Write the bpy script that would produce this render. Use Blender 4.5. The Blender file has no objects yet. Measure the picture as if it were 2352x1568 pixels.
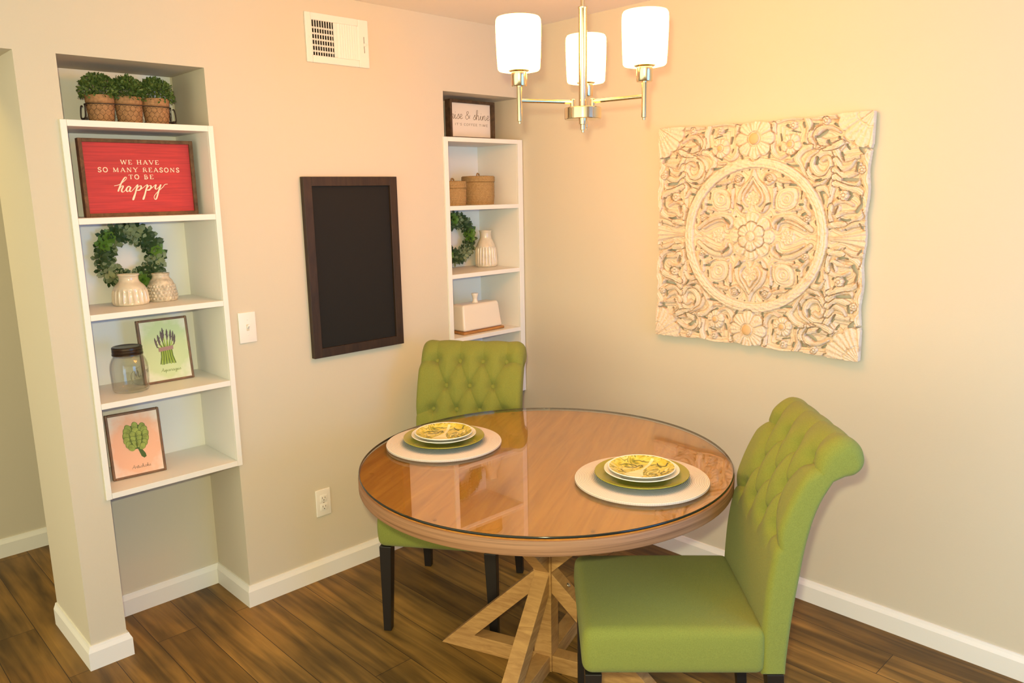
import bpy, bmesh, math, random
import numpy as np
from mathutils import Vector, Matrix
random.seed(7)
rng = np.random.RandomState(5)
sc = bpy.context.scene
COL = sc.collection
R = math.radians

# ------------------------------------------------------------------ camera, world, lights, exposure
CAM = Vector((-2.8516, -2.8651, 1.6427))
YAW, PITCH, ROLL, FPX = .76679, -.18943, -.01904, 1784.86
fw = Vector((math.sin(YAW)*math.cos(PITCH), math.cos(YAW)*math.cos(PITCH), math.sin(PITCH)))
rt = Vector((math.cos(YAW), -math.sin(YAW), 0.0))
up = rt.cross(fw)
c_, s_ = math.cos(ROLL), math.sin(ROLL)
rt2 = c_*rt + s_*up
up2 = -s_*rt + c_*up
cd = bpy.data.cameras.new('camera')
cam = bpy.data.objects.new('camera', cd)
COL.objects.link(cam)
cd.sensor_width = 36.0
cd.lens = FPX/2352*36.0
cd.clip_start = .02
cam.matrix_world = Matrix(((rt2.x, up2.x, -fw.x, CAM.x), (rt2.y, up2.y, -fw.y, CAM.y),
                           (rt2.z, up2.z, -fw.z, CAM.z), (0, 0, 0, 1)))
sc.camera = cam

sc.view_settings.view_transform = 'Standard'
sc.view_settings.look = 'None'
sc.view_settings.gamma = 1.0
sc.view_settings.exposure = -0.06
sc.view_settings.use_curve_mapping = False

W_WARM, W_COOL, W_STR = (1.0, .94, .66), (.03, .03, .035), 2.8
FLASH_W, FLASH_COL = 44.0, (1.0, .95, .54)
SHADE_STR, SHADE_COL = 50.0, (1.0, .34, .055)
HALL_W, HALL_COL = 10.0, (1.0, .72, .22)
ASSUMED_WIN_W, ASSUMED_WIN_COL = 54.0, (.12, .42, 1.0)

world = bpy.data.worlds.new('room_ambient')
sc.world = world
world.use_nodes = True
bg = world.node_tree.nodes['Background']
wn, wl = world.node_tree.nodes.new, world.node_tree.links.new
wtc, wsx, wmr, wmx = wn('ShaderNodeTexCoord'), wn('ShaderNodeSeparateXYZ'), wn('ShaderNodeMapRange'), wn('ShaderNodeMix')
wmx.data_type = 'RGBA'
wmr.inputs['From Min'].default_value = -.95
wmr.inputs['From Max'].default_value = .0
wmx.inputs['A'].default_value = (*W_WARM, 1)      # warm ambient fill added from the open left side
wmx.inputs['B'].default_value = (*W_COOL, 1)      # almost no light from the other directions
wl(wtc.outputs['Generated'], wsx.inputs[0])
wl(wsx.outputs['X'], wmr.inputs['Value'])
wl(wmr.outputs['Result'], wmx.inputs['Factor'])
wl(wmx.outputs['Result'], bg.inputs[0])
bg.inputs[1].default_value = W_STR

def area_light(name, loc, target, size, watts, color):
    ld = bpy.data.lights.new(name, 'AREA')
    ld.shape = 'DISK'
    ld.size = size
    ld.energy = watts
    ld.color = color
    o = bpy.data.objects.new(name, ld)
    COL.objects.link(o)
    o.location = loc
    o.rotation_euler = (Vector(target)-Vector(loc)).to_track_quat('-Z', 'Y').to_euler()
    return o
area_light('camera_flash', CAM + up2*.075 - rt2*.035, CAM + fw*3, .05, FLASH_W, FLASH_COL)
wd = bpy.data.lights.new('assumed_window_light', 'AREA')
wd.shape = 'RECTANGLE'
wd.size, wd.size_y = 1.36, 1.62
wd.energy, wd.color = ASSUMED_WIN_W, ASSUMED_WIN_COL
wo = bpy.data.objects.new('assumed_window_light', wd)
COL.objects.link(wo)
wo.location = (-.85, -4.28, 1.20)              # outside an assumed, unseen window; added to cool the lower right wall
wo.rotation_euler = (R(90), 0, 0)
area_light('hall_fill_light', (-3.0, .85, 2.40), (-3.0, .85, 0), .35, HALL_W, HALL_COL)  # invented light out of view, added for the yellow tone of the hall

# ------------------------------------------------------------------ materials
def mat(name, base, rough=.6, metal=0.0, spec=.5, var=0.0, vscale=8.0, vcol=None, bump=0.0, bscale=200.0,
        stretch=(1, 1, 1), coat=0.0, detail=3.0, sheen=0.0, lo=.32, hi=.68):
    m = bpy.data.materials.new(name)
    m.use_nodes = True
    nt = m.node_tree
    b = nt.nodes['Principled BSDF']
    b.inputs['Base Color'].default_value = (*base, 1)
    b.inputs['Roughness'].default_value = rough
    b.inputs['Metallic'].default_value = metal
    b.inputs['Specular IOR Level'].default_value = spec
    b.inputs['Coat Weight'].default_value = coat
    b.inputs['Sheen Weight'].default_value = sheen
    tc = mp = None
    def coords():
        nonlocal tc, mp
        if mp is None:
            tc = nt.nodes.new('ShaderNodeTexCoord')
            mp = nt.nodes.new('ShaderNodeMapping')
            mp.inputs['Scale'].default_value = stretch
            nt.links.new(tc.outputs['Object'], mp.inputs['Vector'])
        return mp.outputs['Vector']
    if var > 0 or vcol is not None:
        n = nt.nodes.new('ShaderNodeTexNoise')
        n.inputs['Scale'].default_value = vscale
        n.inputs['Detail'].default_value = detail
        nt.links.new(coords(), n.inputs['Vector'])
        r = nt.nodes.new('ShaderNodeValToRGB')
        c2 = vcol if vcol is not None else tuple(max(0, x*(1-var)) for x in base)
        c1 = base if vcol is not None else tuple(min(1, x*(1+var*.5)) for x in base)
        r.color_ramp.elements[0].position = lo
        r.color_ramp.elements[1].position = hi
        r.color_ramp.elements[0].color = (*c2, 1)
        r.color_ramp.elements[1].color = (*c1, 1)
        nt.links.new(n.outputs['Fac'], r.inputs['Fac'])
        nt.links.new(r.outputs['Color'], b.inputs['Base Color'])
    if bump > 0:
        n2 = nt.nodes.new('ShaderNodeTexNoise')
        n2.inputs['Scale'].default_value = bscale
        n2.inputs['Detail'].default_value = 2
        nt.links.new(coords(), n2.inputs['Vector'])
        bp = nt.nodes.new('ShaderNodeBump')
        bp.inputs['Strength'].default_value = bump
        bp.inputs['Distance'].default_value = .002
        nt.links.new(n2.outputs['Fac'], bp.inputs['Height'])
        nt.links.new(bp.outputs['Normal'], b.inputs['Normal'])
    return m

def glass_mat(name, tint, ior=1.5):
    m = bpy.data.materials.new(name)
    m.use_nodes = True
    nt = m.node_tree
    nt.nodes.remove(nt.nodes['Principled BSDF'])
    out = nt.nodes['Material Output']
    t = nt.nodes.new('ShaderNodeBsdfTransparent')
    t.inputs[0].default_value = (*tint, 1)
    g = nt.nodes.new('ShaderNodeBsdfGlossy')
    g.inputs['Roughness'].default_value = .0
    f = nt.nodes.new('ShaderNodeFresnel')
    f.inputs[0].default_value = ior
    geo = nt.nodes.new('ShaderNodeNewGeometry')
    mx = nt.nodes.new('ShaderNodeMixShader')
    # same reflectance on the way in and on the way out of a thin clear sheet
    mi = nt.nodes.new('ShaderNodeMix')
    mi.inputs['A'].default_value = ior
    mi.inputs['B'].default_value = 1/ior
    nt.links.new(geo.outputs['Backfacing'], mi.inputs['Factor'])
    nt.links.new(mi.outputs['Result'], f.inputs[0])
    nt.links.new(f.outputs[0], mx.inputs[0])
    nt.links.new(t.outputs[0], mx.inputs[1])
    nt.links.new(g.outputs[0], mx.inputs[2])
    nt.links.new(mx.outputs[0], out.inputs[0])
    return m

def floor_mat():
    m = bpy.data.materials.new('dark_oak_planks')
    m.use_nodes = True
    nt = m.node_tree
    b = nt.nodes['Principled BSDF']
    N, L = nt.nodes.new, nt.links.new
    tc = N('ShaderNodeTexCoord')
    rot = N('ShaderNodeMapping')
    rot.inputs['Rotation'].default_value = (0, 0, R(90))
    L(tc.outputs['Object'], rot.inputs['Vector'])
    br = N('ShaderNodeTexBrick')
    br.inputs['Scale'].default_value = 1
    br.inputs['Brick Width'].default_value = 1.22
    br.inputs['Row Height'].default_value = .152
    br.inputs['Mortar Size'].default_value = .0012
    br.inputs['Mortar Smooth'].default_value = .2
    br.inputs['Bias'].default_value = 0
    br.offset = .37
    br.inputs['Color1'].default_value = (.150, .085, .020, 1)
    br.inputs['Color2'].default_value = (.300, .175, .045, 1)
    br.inputs['Mortar'].default_value = (.02, .012, .008, 1)
    L(rot.outputs['Vector'], br.inputs['Vector'])
    st = N('ShaderNodeMapping')
    st.inputs['Scale'].default_value = (26, 1.6, 1)
    L(tc.outputs['Object'], st.inputs['Vector'])
    # shift the grain per plank
    ad = N('ShaderNodeVectorMath')
    ad.operation = 'ADD'
    sc_ = N('ShaderNodeVectorMath')
    sc_.operation = 'SCALE'
    sc_.inputs['Scale'].default_value = 60
    L(br.outputs['Color'], sc_.inputs[0])
    L(st.outputs['Vector'], ad.inputs[0])
    L(sc_.outputs['Vector'], ad.inputs[1])
    n = N('ShaderNodeTexNoise')
    n.inputs['Scale'].default_value = 1.0
    n.inputs['Detail'].default_value = 6
    n.inputs['Distortion'].default_value = .6
    L(ad.outputs['Vector'], n.inputs['Vector'])
    r = N('ShaderNodeValToRGB')
    r.color_ramp.elements[0].position = .3
    r.color_ramp.elements[0].color = (.42, .40, .38, 1)
    r.color_ramp.elements[1].position = .72
    r.color_ramp.elements[1].color = (1.5, 1.42, 1.3, 1)
    L(n.outputs['Fac'], r.inputs['Fac'])
    mx = N('ShaderNodeMix')
    mx.data_type = 'RGBA'
    mx.blend_type = 'MULTIPLY'
    mx.inputs['Factor'].default_value = 1
    L(br.outputs['Color'], mx.inputs['A'])
    L(r.outputs['Color'], mx.inputs['B'])
    # broad blotches
    st2 = N('ShaderNodeMapping')
    st2.inputs['Scale'].default_value = (7, 2.2, 1)
    L(tc.outputs['Object'], st2.inputs['Vector'])
    n3 = N('ShaderNodeTexNoise')
    n3.inputs['Scale'].default_value = 1
    n3.inputs['Detail'].default_value = 3
    L(st2.outputs['Vector'], n3.inputs['Vector'])
    r3 = N('ShaderNodeValToRGB')
    r3.color_ramp.elements[0].position = .35
    r3.color_ramp.elements[0].color = (.55, .55, .55, 1)
    r3.color_ramp.elements[1].position = .65
    r3.color_ramp.elements[1].color = (1.15, 1.12, 1.05, 1)
    L(n3.outputs['Fac'], r3.inputs['Fac'])
    mx2 = N('ShaderNodeMix')
    mx2.data_type = 'RGBA'
    mx2.blend_type = 'MULTIPLY'
    mx2.inputs['Factor'].default_value = 1
    L(mx.outputs['Result'], mx2.inputs['A'])
    L(r3.outputs['Color'], mx2.inputs['B'])
    L(mx2.outputs['Result'], b.inputs['Base Color'])
    b.inputs['Roughness'].default_value = .5
    b.inputs['Specular IOR Level'].default_value = .35
    bp = N('ShaderNodeBump')
    bp.inputs['Strength'].default_value = .25
    bp.inputs['Distance'].default_value = .002
    L(n.outputs['Fac'], bp.inputs['Height'])
    L(bp.outputs['Normal'], b.inputs['Normal'])
    return m

def wood_mat(name, c1, c2, stretch, scale=1.0, rough=.5, rot=0.0, spec=.4):
    m = bpy.data.materials.new(name)
    m.use_nodes = True
    nt = m.node_tree
    b = nt.nodes['Principled BSDF']
    N, L = nt.nodes.new, nt.links.new
    tc = N('ShaderNodeTexCoord')
    mp = N('ShaderNodeMapping')
    mp.inputs['Scale'].default_value = stretch
    mr = N('ShaderNodeMapping')
    mr.inputs['Rotation'].default_value = (0, 0, rot)
    L(tc.outputs['Object'], mr.inputs['Vector'])
    L(mr.outputs['Vector'], mp.inputs['Vector'])
    n = N('ShaderNodeTexNoise')
    n.inputs['Scale'].default_value = scale
    n.inputs['Detail'].default_value = 7
    n.inputs['Roughness'].default_value = .62
    n.inputs['Distortion'].default_value = .8
    L(mp.outputs['Vector'], n.inputs['Vector'])
    r = N('ShaderNodeValToRGB')
    r.color_ramp.elements[0].position = .3
    r.color_ramp.elements[0].color = (*c1, 1)
    r.color_ramp.elements[1].position = .7
    r.color_ramp.elements[1].color = (*c2, 1)
    L(n.outputs['Fac'], r.inputs['Fac'])
    L(r.outputs['Color'], b.inputs['Base Color'])
    b.inputs['Roughness'].default_value = rough
    b.inputs['Specular IOR Level'].default_value = spec
    bp = N('ShaderNodeBump')
    bp.inputs['Strength'].default_value = .15
    bp.inputs['Distance'].default_value = .001
    L(n.outputs['Fac'], bp.inputs['Height'])
    L(bp.outputs['Normal'], b.inputs['Normal'])
    return m

def plate_pattern_mat():
    m = bpy.data.materials.new('yellow_green_paisley_glaze')
    m.use_nodes = True
    nt = m.node_tree
    b = nt.nodes['Principled BSDF']
    N, L = nt.nodes.new, nt.links.new
    tc = N('ShaderNodeTexCoord')
    n = N('ShaderNodeTexNoise')
    n.inputs['Scale'].default_value = 15
    n.inputs['Detail'].default_value = 1.5
    n.inputs['Distortion'].default_value = 2.2
    L(tc.outputs['Object'], n.inputs['Vector'])
    r = N('ShaderNodeValToRGB')
    e = r.color_ramp.elements
    e[0].position = .30
    e[0].color = (.20, .22, .03, 1)
    e[1].position = .70
    e[1].color = (.36, .33, .05, 1)
    for p, c in ((.40, (.62, .50, .06)), (.47, (.72, .62, .14)), (.515, (.16, .17, .04)), (.55, (.66, .52, .07)), (.62, (.80, .70, .30))):
        x = e.new(p)
        x.color = (*c, 1)
    L(n.outputs['Fac'], r.inputs['Fac'])
    L(r.outputs['Color'], b.inputs['Base Color'])
    b.inputs['Roughness'].default_value = .18
    return m

def print_mat(name, paper, wash, cx, cz, rad):
    m = bpy.data.materials.new(name)
    m.use_nodes = True
    nt = m.node_tree
    b = nt.nodes['Principled BSDF']
    N, L = nt.nodes.new, nt.links.new
    tc = N('ShaderNodeTexCoord')
    mp = N('ShaderNodeMapping')
    mp.inputs['Location'].default_value = (-cx/rad, 0, -cz/(rad*1.3))
    mp.inputs['Scale'].default_value = (1/rad, 0, 1/(rad*1.3))
    L(tc.outputs['Object'], mp.inputs['Vector'])
    g = N('ShaderNodeTexGradient')
    g.gradient_type = 'SPHERICAL'
    L(mp.outputs['Vector'], g.inputs['Vector'])
    n = N('ShaderNodeTexNoise')
    n.inputs['Scale'].default_value = 28
    n.inputs['Detail'].default_value = 3
    L(tc.outputs['Object'], n.inputs['Vector'])
    ma = N('ShaderNodeMath')
    ma.operation = 'MULTIPLY_ADD'
    ma.inputs[1].default_value = .5
    L(n.outputs['Fac'], ma.inputs[0])
    L(g.outputs['Fac'], ma.inputs[2])
    r = N('ShaderNodeValToRGB')
    r.color_ramp.elements[0].position = .28
    r.color_ramp.elements[0].color = (*paper, 1)
    r.color_ramp.elements[1].position = .62
    r.color_ramp.elements[1].color = (*wash, 1)
    L(ma.outputs[0], r.inputs['Fac'])
    L(r.outputs['Color'], b.inputs['Base Color'])
    b.inputs['Roughness'].default_value = .6
    return m

def mat_weave(name, base, dark, blue=(.17, .19, .215)):
    """round woven placemat: concentric cords with radial stitches"""
    m = bpy.data.materials.new(name)
    m.use_nodes = True
    nt = m.node_tree
    b = nt.nodes['Principled BSDF']
    N, L = nt.nodes.new, nt.links.new
    tc = N('ShaderNodeTexCoord')
    sx = N('ShaderNodeSeparateXYZ')
    L(tc.outputs['Object'], sx.inputs[0])
    def M(op, a, bb=None):
        x = N('ShaderNodeMath')
        x.operation = op
        for i, v in enumerate((a, bb)):
            if v is None:
                continue
            if isinstance(v, (int, float)):
                x.inputs[i].default_value = v
            else:
                L(v, x.inputs[i])
        return x.outputs[0]
    r2 = M('SQRT', M('ADD', M('MULTIPLY', sx.outputs[0], sx.outputs[0]), M('MULTIPLY', sx.outputs[1], sx.outputs[1])))
    th = M('ARCTAN2', sx.outputs[1], sx.outputs[0])
    a = M('SINE', M('MULTIPLY', r2, 2*math.pi/.0050))
    s = M('SINE', M('ADD', M('MULTIPLY', th, 190.0), M('MULTIPLY', M('FLOOR', M('DIVIDE', r2, .0050)), 3.14)))
    h = M('MULTIPLY', M('ADD', a, 1.0), M('ADD', M('MULTIPLY', s, .55), 1.0))
    f = M('MINIMUM', M('MULTIPLY', h, .5), 1.0)
    r = N('ShaderNodeValToRGB')
    r.color_ramp.elements[0].position = .0
    r.color_ramp.elements[0].color = (*dark, 1)
    r.color_ramp.elements[1].position = .45
    r.color_ramp.elements[1].color = (*base, 1)
    L(f, r.inputs['Fac'])
    # the cords shade from blue-grey in the middle to white outside, with speckled stitches
    w = N('ShaderNodeMapRange')
    w.inputs['From Min'].default_value = .143
    w.inputs['From Max'].default_value = .158
    L(M('ADD', r2, M('MULTIPLY', s, .004)), w.inputs['Value'])
    mx = N('ShaderNodeMix')
    mx.data_type = 'RGBA'
    r_b = N('ShaderNodeValToRGB')
    r_b.color_ramp.elements[0].position = .1
    r_b.color_ramp.elements[0].color = (*blue, 1)
    r_b.color_ramp.elements[1].position = .75
    r_b.color_ramp.elements[1].color = (.46, .48, .49, 1)
    L(f, r_b.inputs['Fac'])
    L(w.outputs['Result'], mx.inputs['Factor'])
    L(r_b.outputs['Color'], mx.inputs['A'])
    L(r.outputs['Color'], mx.inputs['B'])
    L(mx.outputs['Result'], b.inputs['Base Color'])
    b.inputs['Roughness'].default_value = .85
    bp = N('ShaderNodeBump')
    bp.inputs['Strength'].default_value = .6
    bp.inputs['Distance'].default_value = .0015
    L(f, bp.inputs['Height'])
    L(bp.outputs['Normal'], b.inputs['Normal'])
    return m

def weave_mat(name, c1, c2, scale_z, scale_t):
    """coiled basket: horizontal coils with slanted stitches, cylindrical coordinates"""
    m = bpy.data.materials.new(name)
    m.use_nodes = True
    nt = m.node_tree
    b = nt.nodes['Principled BSDF']
    N, L = nt.nodes.new, nt.links.new
    tc = N('ShaderNodeTexCoord')
    sx = N('ShaderNodeSeparateXYZ')
    L(tc.outputs['Object'], sx.inputs[0])
    at = N('ShaderNodeMath')
    at.operation = 'ARCTAN2'
    L(sx.outputs[1], at.inputs[0])
    L(sx.outputs[0], at.inputs[1])
    cx = N('ShaderNodeCombineXYZ')
    L(at.outputs[0], cx.inputs[0])
    L(sx.outputs[2], cx.inputs[1])
    mp = N('ShaderNodeMapping')
    mp.inputs['Scale'].default_value = (scale_t, scale_z, 1)
    L(cx.outputs[0], mp.inputs['Vector'])
    br = N('ShaderNodeTexBrick')
    br.inputs['Scale'].default_value = 1
    br.inputs['Brick Width'].default_value = 1.0
    br.inputs['Row Height'].default_value = 1.0
    br.inputs['Mortar Size'].default_value = .12
    br.inputs['Mortar Smooth'].default_value = .8
    br.inputs['Color1'].default_value = (*c1, 1)
    br.inputs['Color2'].default_value = (*c2, 1)
    br.inputs['Mortar'].default_value = (c2[0]*.5, c2[1]*.48, c2[2]*.45, 1)
    L(mp.outputs['Vector'], br.inputs['Vector'])
    L(br.outputs['Color'], b.inputs['Base Color'])
    b.inputs['Roughness'].default_value = .75
    bp = N('ShaderNodeBump')
    bp.inputs['Strength'].default_value = .7
    bp.inputs['Distance'].default_value = .003
    bp.invert = True
    L(br.outputs['Fac'], bp.inputs['Height'])
    L(bp.outputs['Normal'], b.inputs['Normal'])
    return m

def emit_mat(name, col, strength):
    m = bpy.data.materials.new(name)
    m.use_nodes = True
    nt = m.node_tree
    nt.nodes.remove(nt.nodes['Principled BSDF'])
    e = nt.nodes.new('ShaderNodeEmission')
    e.inputs[0].default_value = (*col, 1)
    e.inputs[1].default_value = strength
    nt.links.new(e.outputs[0], nt.nodes['Material Output'].inputs[0])
    return m

M = {}
M['wall'] = mat('greige_wall_paint', (.61, .558, .455), .85, spec=.25, bump=.12, bscale=130)
M['ceil'] = mat('ceiling_paint', (.86, .80, .72), .9, spec=.2, bump=.15, bscale=110)
M['trim'] = mat('white_trim_paint', (.80, .79, .76), .45, spec=.4)
M['shelfw'] = mat('white_shelf_paint', (.80, .79, .755), .45, spec=.4)
M['plastic'] = mat('white_plastic', (.80, .77, .73), .4)
M['slot'] = mat('dark_slot', (.03, .025, .02), .8)  # near-black colour stands in for the shade inside duct and slots
M['floor'] = floor_mat()
M['fabric'] = mat('green_linen', (.220, .240, .050), .95, spec=.12, var=.13, vscale=420, bump=.5, bscale=900, sheen=.1)
M['legwood'] = mat('espresso_wood', (.012, .009, .008), .35)
M['oaktop'] = wood_mat('honey_oak_top', (.37, .158, .012), (.57, .290, .036), (2.6, 34, 8), 1, .5, rot=R(-28))
M['oakrim'] = wood_mat('weathered_oak_rim', (.17, .080, .036), (.37, .190, .098), (2.2, 2.2, 150), 1, .6)
M['oakleg'] = wood_mat('weathered_oak_base', (.30, .145, .045), (.52, .29, .098), (9, 9, 60), 1, .6)
M['bolt'] = mat('bolt_metal', (.55, .50, .42), .4, metal=1)
M['glass'] = glass_mat('clear_glass', (.985, .985, .975), 1.85)
M['jarglass'] = glass_mat('jar_glass', (.972, .968, .945), 1.45)
M['glassedge'] = mat('dark_glass_edge', (.012, .014, .010), .12)
M['nickel'] = mat('brushed_nickel', (.70, .58, .40), .17, metal=1)
M['shade'] = emit_mat('glowing_opal_glass', SHADE_COL, SHADE_STR)
M['board'] = mat('chalkboard_slate', (.010, .0095, .009), .75, spec=.3)
M['espframe'] = wood_mat('dark_walnut_frame', (.018, .010, .006), (.045, .024, .012), (40, 40, 6), 1, .5)
M['red'] = mat('red_painted_board', (.50, .030, .028), .6, var=.22, vscale=1, stretch=(6, 6, 170), bump=.25, bscale=1)
M['rustic'] = wood_mat('rustic_brown_frame', (.07, .032, .014), (.20, .10, .045), (30, 30, 30), 1, .7)
M['rustic2'] = wood_mat('dark_rustic_frame', (.035, .020, .010), (.12, .068, .032), (30, 30, 30), 1, .7)
M['letter'] = mat('cream_letter_paint', (.86, .74, .58), .6)
M['grey_ink'] = mat('grey_ink', (.20, .15, .10), .7)
M['cream_board'] = mat('cream_board', (.80, .72, .62), .7)
M['frame'] = mat('walnut_picture_frame', (.19, .098, .040), .45, var=.25, vscale=30)
M['terra'] = mat('burlap_terracotta', (.40, .225, .11), .9, spec=.1, var=.25, vscale=120, bump=.4, bscale=500)
M['wire'] = mat('rusty_black_wire', (.035, .025, .018), .6, metal=.5)
M['leaf'] = mat('boxwood_leaf', (.120, .185, .035), .6, var=.5, vscale=60, vcol=(.035, .075, .015))
M['succ1'] = mat('bright_succulent_leaf', (.110, .220, .028), .5, var=.35, vscale=30)
M['succ2'] = mat('dark_succulent_leaf', (.040, .078, .026), .5, var=.4, vscale=40)
M['succ3'] = mat('sage_succulent_leaf', (.22, .27, .14), .6, var=.3, vscale=40)
M['ceram'] = mat('cream_glazed_ceramic', (.70, .62, .48), .16, var=.12, vscale=25, coat=.3)
M['ceram2'] = mat('grey_relief_glaze', (.60, .52, .40), .25, var=.3, vscale=60)
M['dish'] = mat('white_stoneware', (.80, .73, .62), .3)
M['lid'] = mat('antique_bronze_lid', (.085, .060, .042), .32, metal=.85)
M['acacia'] = wood_mat('acacia_base', (.30, .125, .03), (.50, .24, .07), (8, 40, 40), 1, .5)
M['basket'] = weave_mat('seagrass_weave', (.56, .37, .15), (.44, .27, .10), 165.0, 21.0)
M['carve'] = mat('whitewashed_carved_wood', (.73, .605, .485), .75, var=.0, vscale=34, vcol=(.58, .40, .25), spec=.2, bump=.3, bscale=160, lo=.24, hi=.42)
M['carvecore'] = mat('bare_wood_core', (.66, .43, .22), .8)
M['placemat'] = mat_weave('white_woven_cord', (.80, .74, .68), (.46, .41, .38))
M['charger'] = mat('olive_green_glaze', (.30, .285, .030), .22, coat=.2)
M['white'] = mat('white_porcelain', (.82, .79, .72), .12, coat=.3)
M['pattern'] = plate_pattern_mat()
M['pale'] = mat('pale_yellow_glaze', (.80, .72, .42), .2)
M['swirl'] = mat('dark_olive_line', (.10, .095, .05), .3)
M['printg'] = print_mat('green_watercolour_print', (.82, .77, .69), (.56, .66, .36), 0, .125, .125)
M['printp'] = print_mat('peach_watercolour_print', (.82, .74, .66), (.84, .47, .31), 0, .115, .125)
M['stalk'] = mat('asparagus_green', (.30, .42, .06), .7)
M['stalk2'] = mat('asparagus_dark_green', (.13, .20, .03), .7)
M['tip'] = mat('asparagus_purple_tip', (.13, .10, .10), .7)
M['band'] = mat('mauve_band', (.36, .22, .20), .7)
M['art1'] = mat('artichoke_light_green', (.30, .38, .08), .7, var=.3, vscale=50)
M['art2'] = mat('artichoke_dark_green', (.07, .12, .025), .7)

# ------------------------------------------------------------------ mesh helpers
class MB:
    def __init__(s):
        s.v = []
        s.f = []
    def add(s, vs, fs):
        o = len(s.v)
        s.v.extend([tuple(map(float, p)) for p in vs])
        s.f.extend([tuple(i+o for i in f) for f in fs])
        return s
    def box(s, x0, x1, y0, y1, z0, z1):
        vs = [(x0, y0, z0), (x1, y0, z0), (x1, y1, z0), (x0, y1, z0), (x0, y0, z1), (x1, y0, z1), (x1, y1, z1), (x0, y1, z1)]
        return s.add(vs, [(0, 3, 2, 1), (4, 5, 6, 7), (0, 1, 5, 4), (1, 2, 6, 5), (2, 3, 7, 6), (3, 0, 4, 7)])
    def hexa(s, bot, top):
        """eight corner solid: bot and top are four points each, counter-clockwise from above"""
        return s.add(list(bot)+list(top), [(0, 3, 2, 1), (4, 5, 6, 7), (0, 1, 5, 4), (1, 2, 6, 5), (2, 3, 7, 6), (3, 0, 4, 7)])
    def lathe(s, prof, n=40, cx=0, cy=0, fn=None, cap0=True, cap1=True):
        """profile of (r, z) from bottom to top"""
        vs, fs = [], []
        m = len(prof)
        for k, (r, z) in enumerate(prof):
            for i in range(n):
                a = 2*math.pi*i/n
                rr = r if fn is None else fn(r, z, a)
                vs.append((cx+rr*math.cos(a), cy+rr*math.sin(a), z))
        for k in range(m-1):
            for i in range(n):
                j = (i+1) % n
                fs.append((k*n+i, k*n+j, (k+1)*n+j, (k+1)*n+i))
        if cap0:
            fs.append(tuple(range(n-1, -1, -1)))
        if cap1:
            fs.append(tuple((m-1)*n+i for i in range(n)))
        return s.add(vs, fs)
    def tube(s, pts, r, n=8, caps=True, closed=False):
        P = [Vector(p) for p in pts]
        m = len(P)
        rs = r if hasattr(r, '__len__') else [r]*m
        vs, fs = [], []
        ref = None
        for k in range(m):
            a = P[(k-1) % m] if (closed or k > 0) else P[k]
            b = P[(k+1) % m] if (closed or k < m-1) else P[k]
            t = (b-a).normalized()
            if ref is None:
                ref = Vector((0, 0, 1)) if abs(t.z) < .9 else Vector((1, 0, 0))
            u = t.cross(ref)
            if u.length < 1e-6:
                u = t.orthogonal()
            u.normalize()
            w = u.cross(t).normalized()
            ref = w
            for i in range(n):
                an = 2*math.pi*i/n
                vs.append(P[k]+(u*math.cos(an)+w*math.sin(an))*rs[k])
        for k in range(m if closed else m-1):
            kk = (k+1) % m
            for i in range(n):
                j = (i+1) % n
                fs.append((k*n+i, k*n+j, kk*n+j, kk*n+i))
        if caps and not closed:
            fs.append(tuple(range(n-1, -1, -1)))
            fs.append(tuple((m-1)*n+i for i in range(n)))
        return s.add(vs, fs)
    def sphere(s, c, r, sx=1, sy=1, sz=1, n=14, m=8):
        vs, fs = [], []
        for k in range(m+1):
            t = math.pi*k/m
            for i in range(n):
                a = 2*math.pi*i/n
                vs.append((c[0]+r*sx*math.sin(t)*math.cos(a), c[1]+r*sy*math.sin(t)*math.sin(a), c[2]+r*sz*math.cos(t)))
        for k in range(m):
            for i in range(n):
                j = (i+1) % n
                fs.append((k*n+i, (k+1)*n+i, (k+1)*n+j, k*n+j))
        return s.add(vs, fs)
    def rbox(s, x0, x1, y0, y1, z0, z1, r, seg=4, fn=None, sub=1):
        """box with rounded edges; fn displaces points"""
        def lin(a, b):
            t = [a + r*(1-math.cos(math.pi/2*i/seg)) for i in range(seg+1)]
            mid = [a+r+(b-a-2*r)*i/sub for i in range(1, sub)]
            return t + mid + [b - r*(1-math.cos(math.pi/2*i/seg)) for i in range(seg, -1, -1)]
        X, Y, Z = lin(x0, x1), lin(y0, y1), lin(z0, z1)
        idx, vs, fs = {}, [], []
        def vid(i, j, k):
            if (i, j, k) not in idx:
                p = Vector((X[i], Y[j], Z[k]))
                q = Vector((min(max(p.x, x0+r), x1-r), min(max(p.y, y0+r), y1-r), min(max(p.z, z0+r), z1-r)))
                d = p-q
                if d.length > 1e-9:
                    p = q + d.normalized()*r
                if fn:
                    p = Vector(fn(p))
                idx[(i, j, k)] = len(vs)
                vs.append(tuple(p))
            return idx[(i, j, k)]
        nx, ny, nz = len(X)-1, len(Y)-1, len(Z)-1
        for i in range(nx):
            for j in range(ny):
                fs.append((vid(i, j, 0), vid(i, j+1, 0), vid(i+1, j+1, 0), vid(i+1, j, 0)))
                fs.append((vid(i, j, nz), vid(i+1, j, nz), vid(i+1, j+1, nz), vid(i, j+1, nz)))
        for i in range(nx):
            for k in range(nz):
                fs.append((vid(i, 0, k), vid(i+1, 0, k), vid(i+1, 0, k+1), vid(i, 0, k+1)))
                fs.append((vid(i, ny, k), vid(i, ny, k+1), vid(i+1, ny, k+1), vid(i+1, ny, k)))
        for j in range(ny):
            for k in range(nz):
                fs.append((vid(0, j, k), vid(0, j, k+1), vid(0, j+1, k+1), vid(0, j+1, k)))
                fs.append((vid(nx, j, k), vid(nx, j+1, k), vid(nx, j+1, k+1), vid(nx, j, k+1)))
        return s.add(vs, fs)
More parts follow.
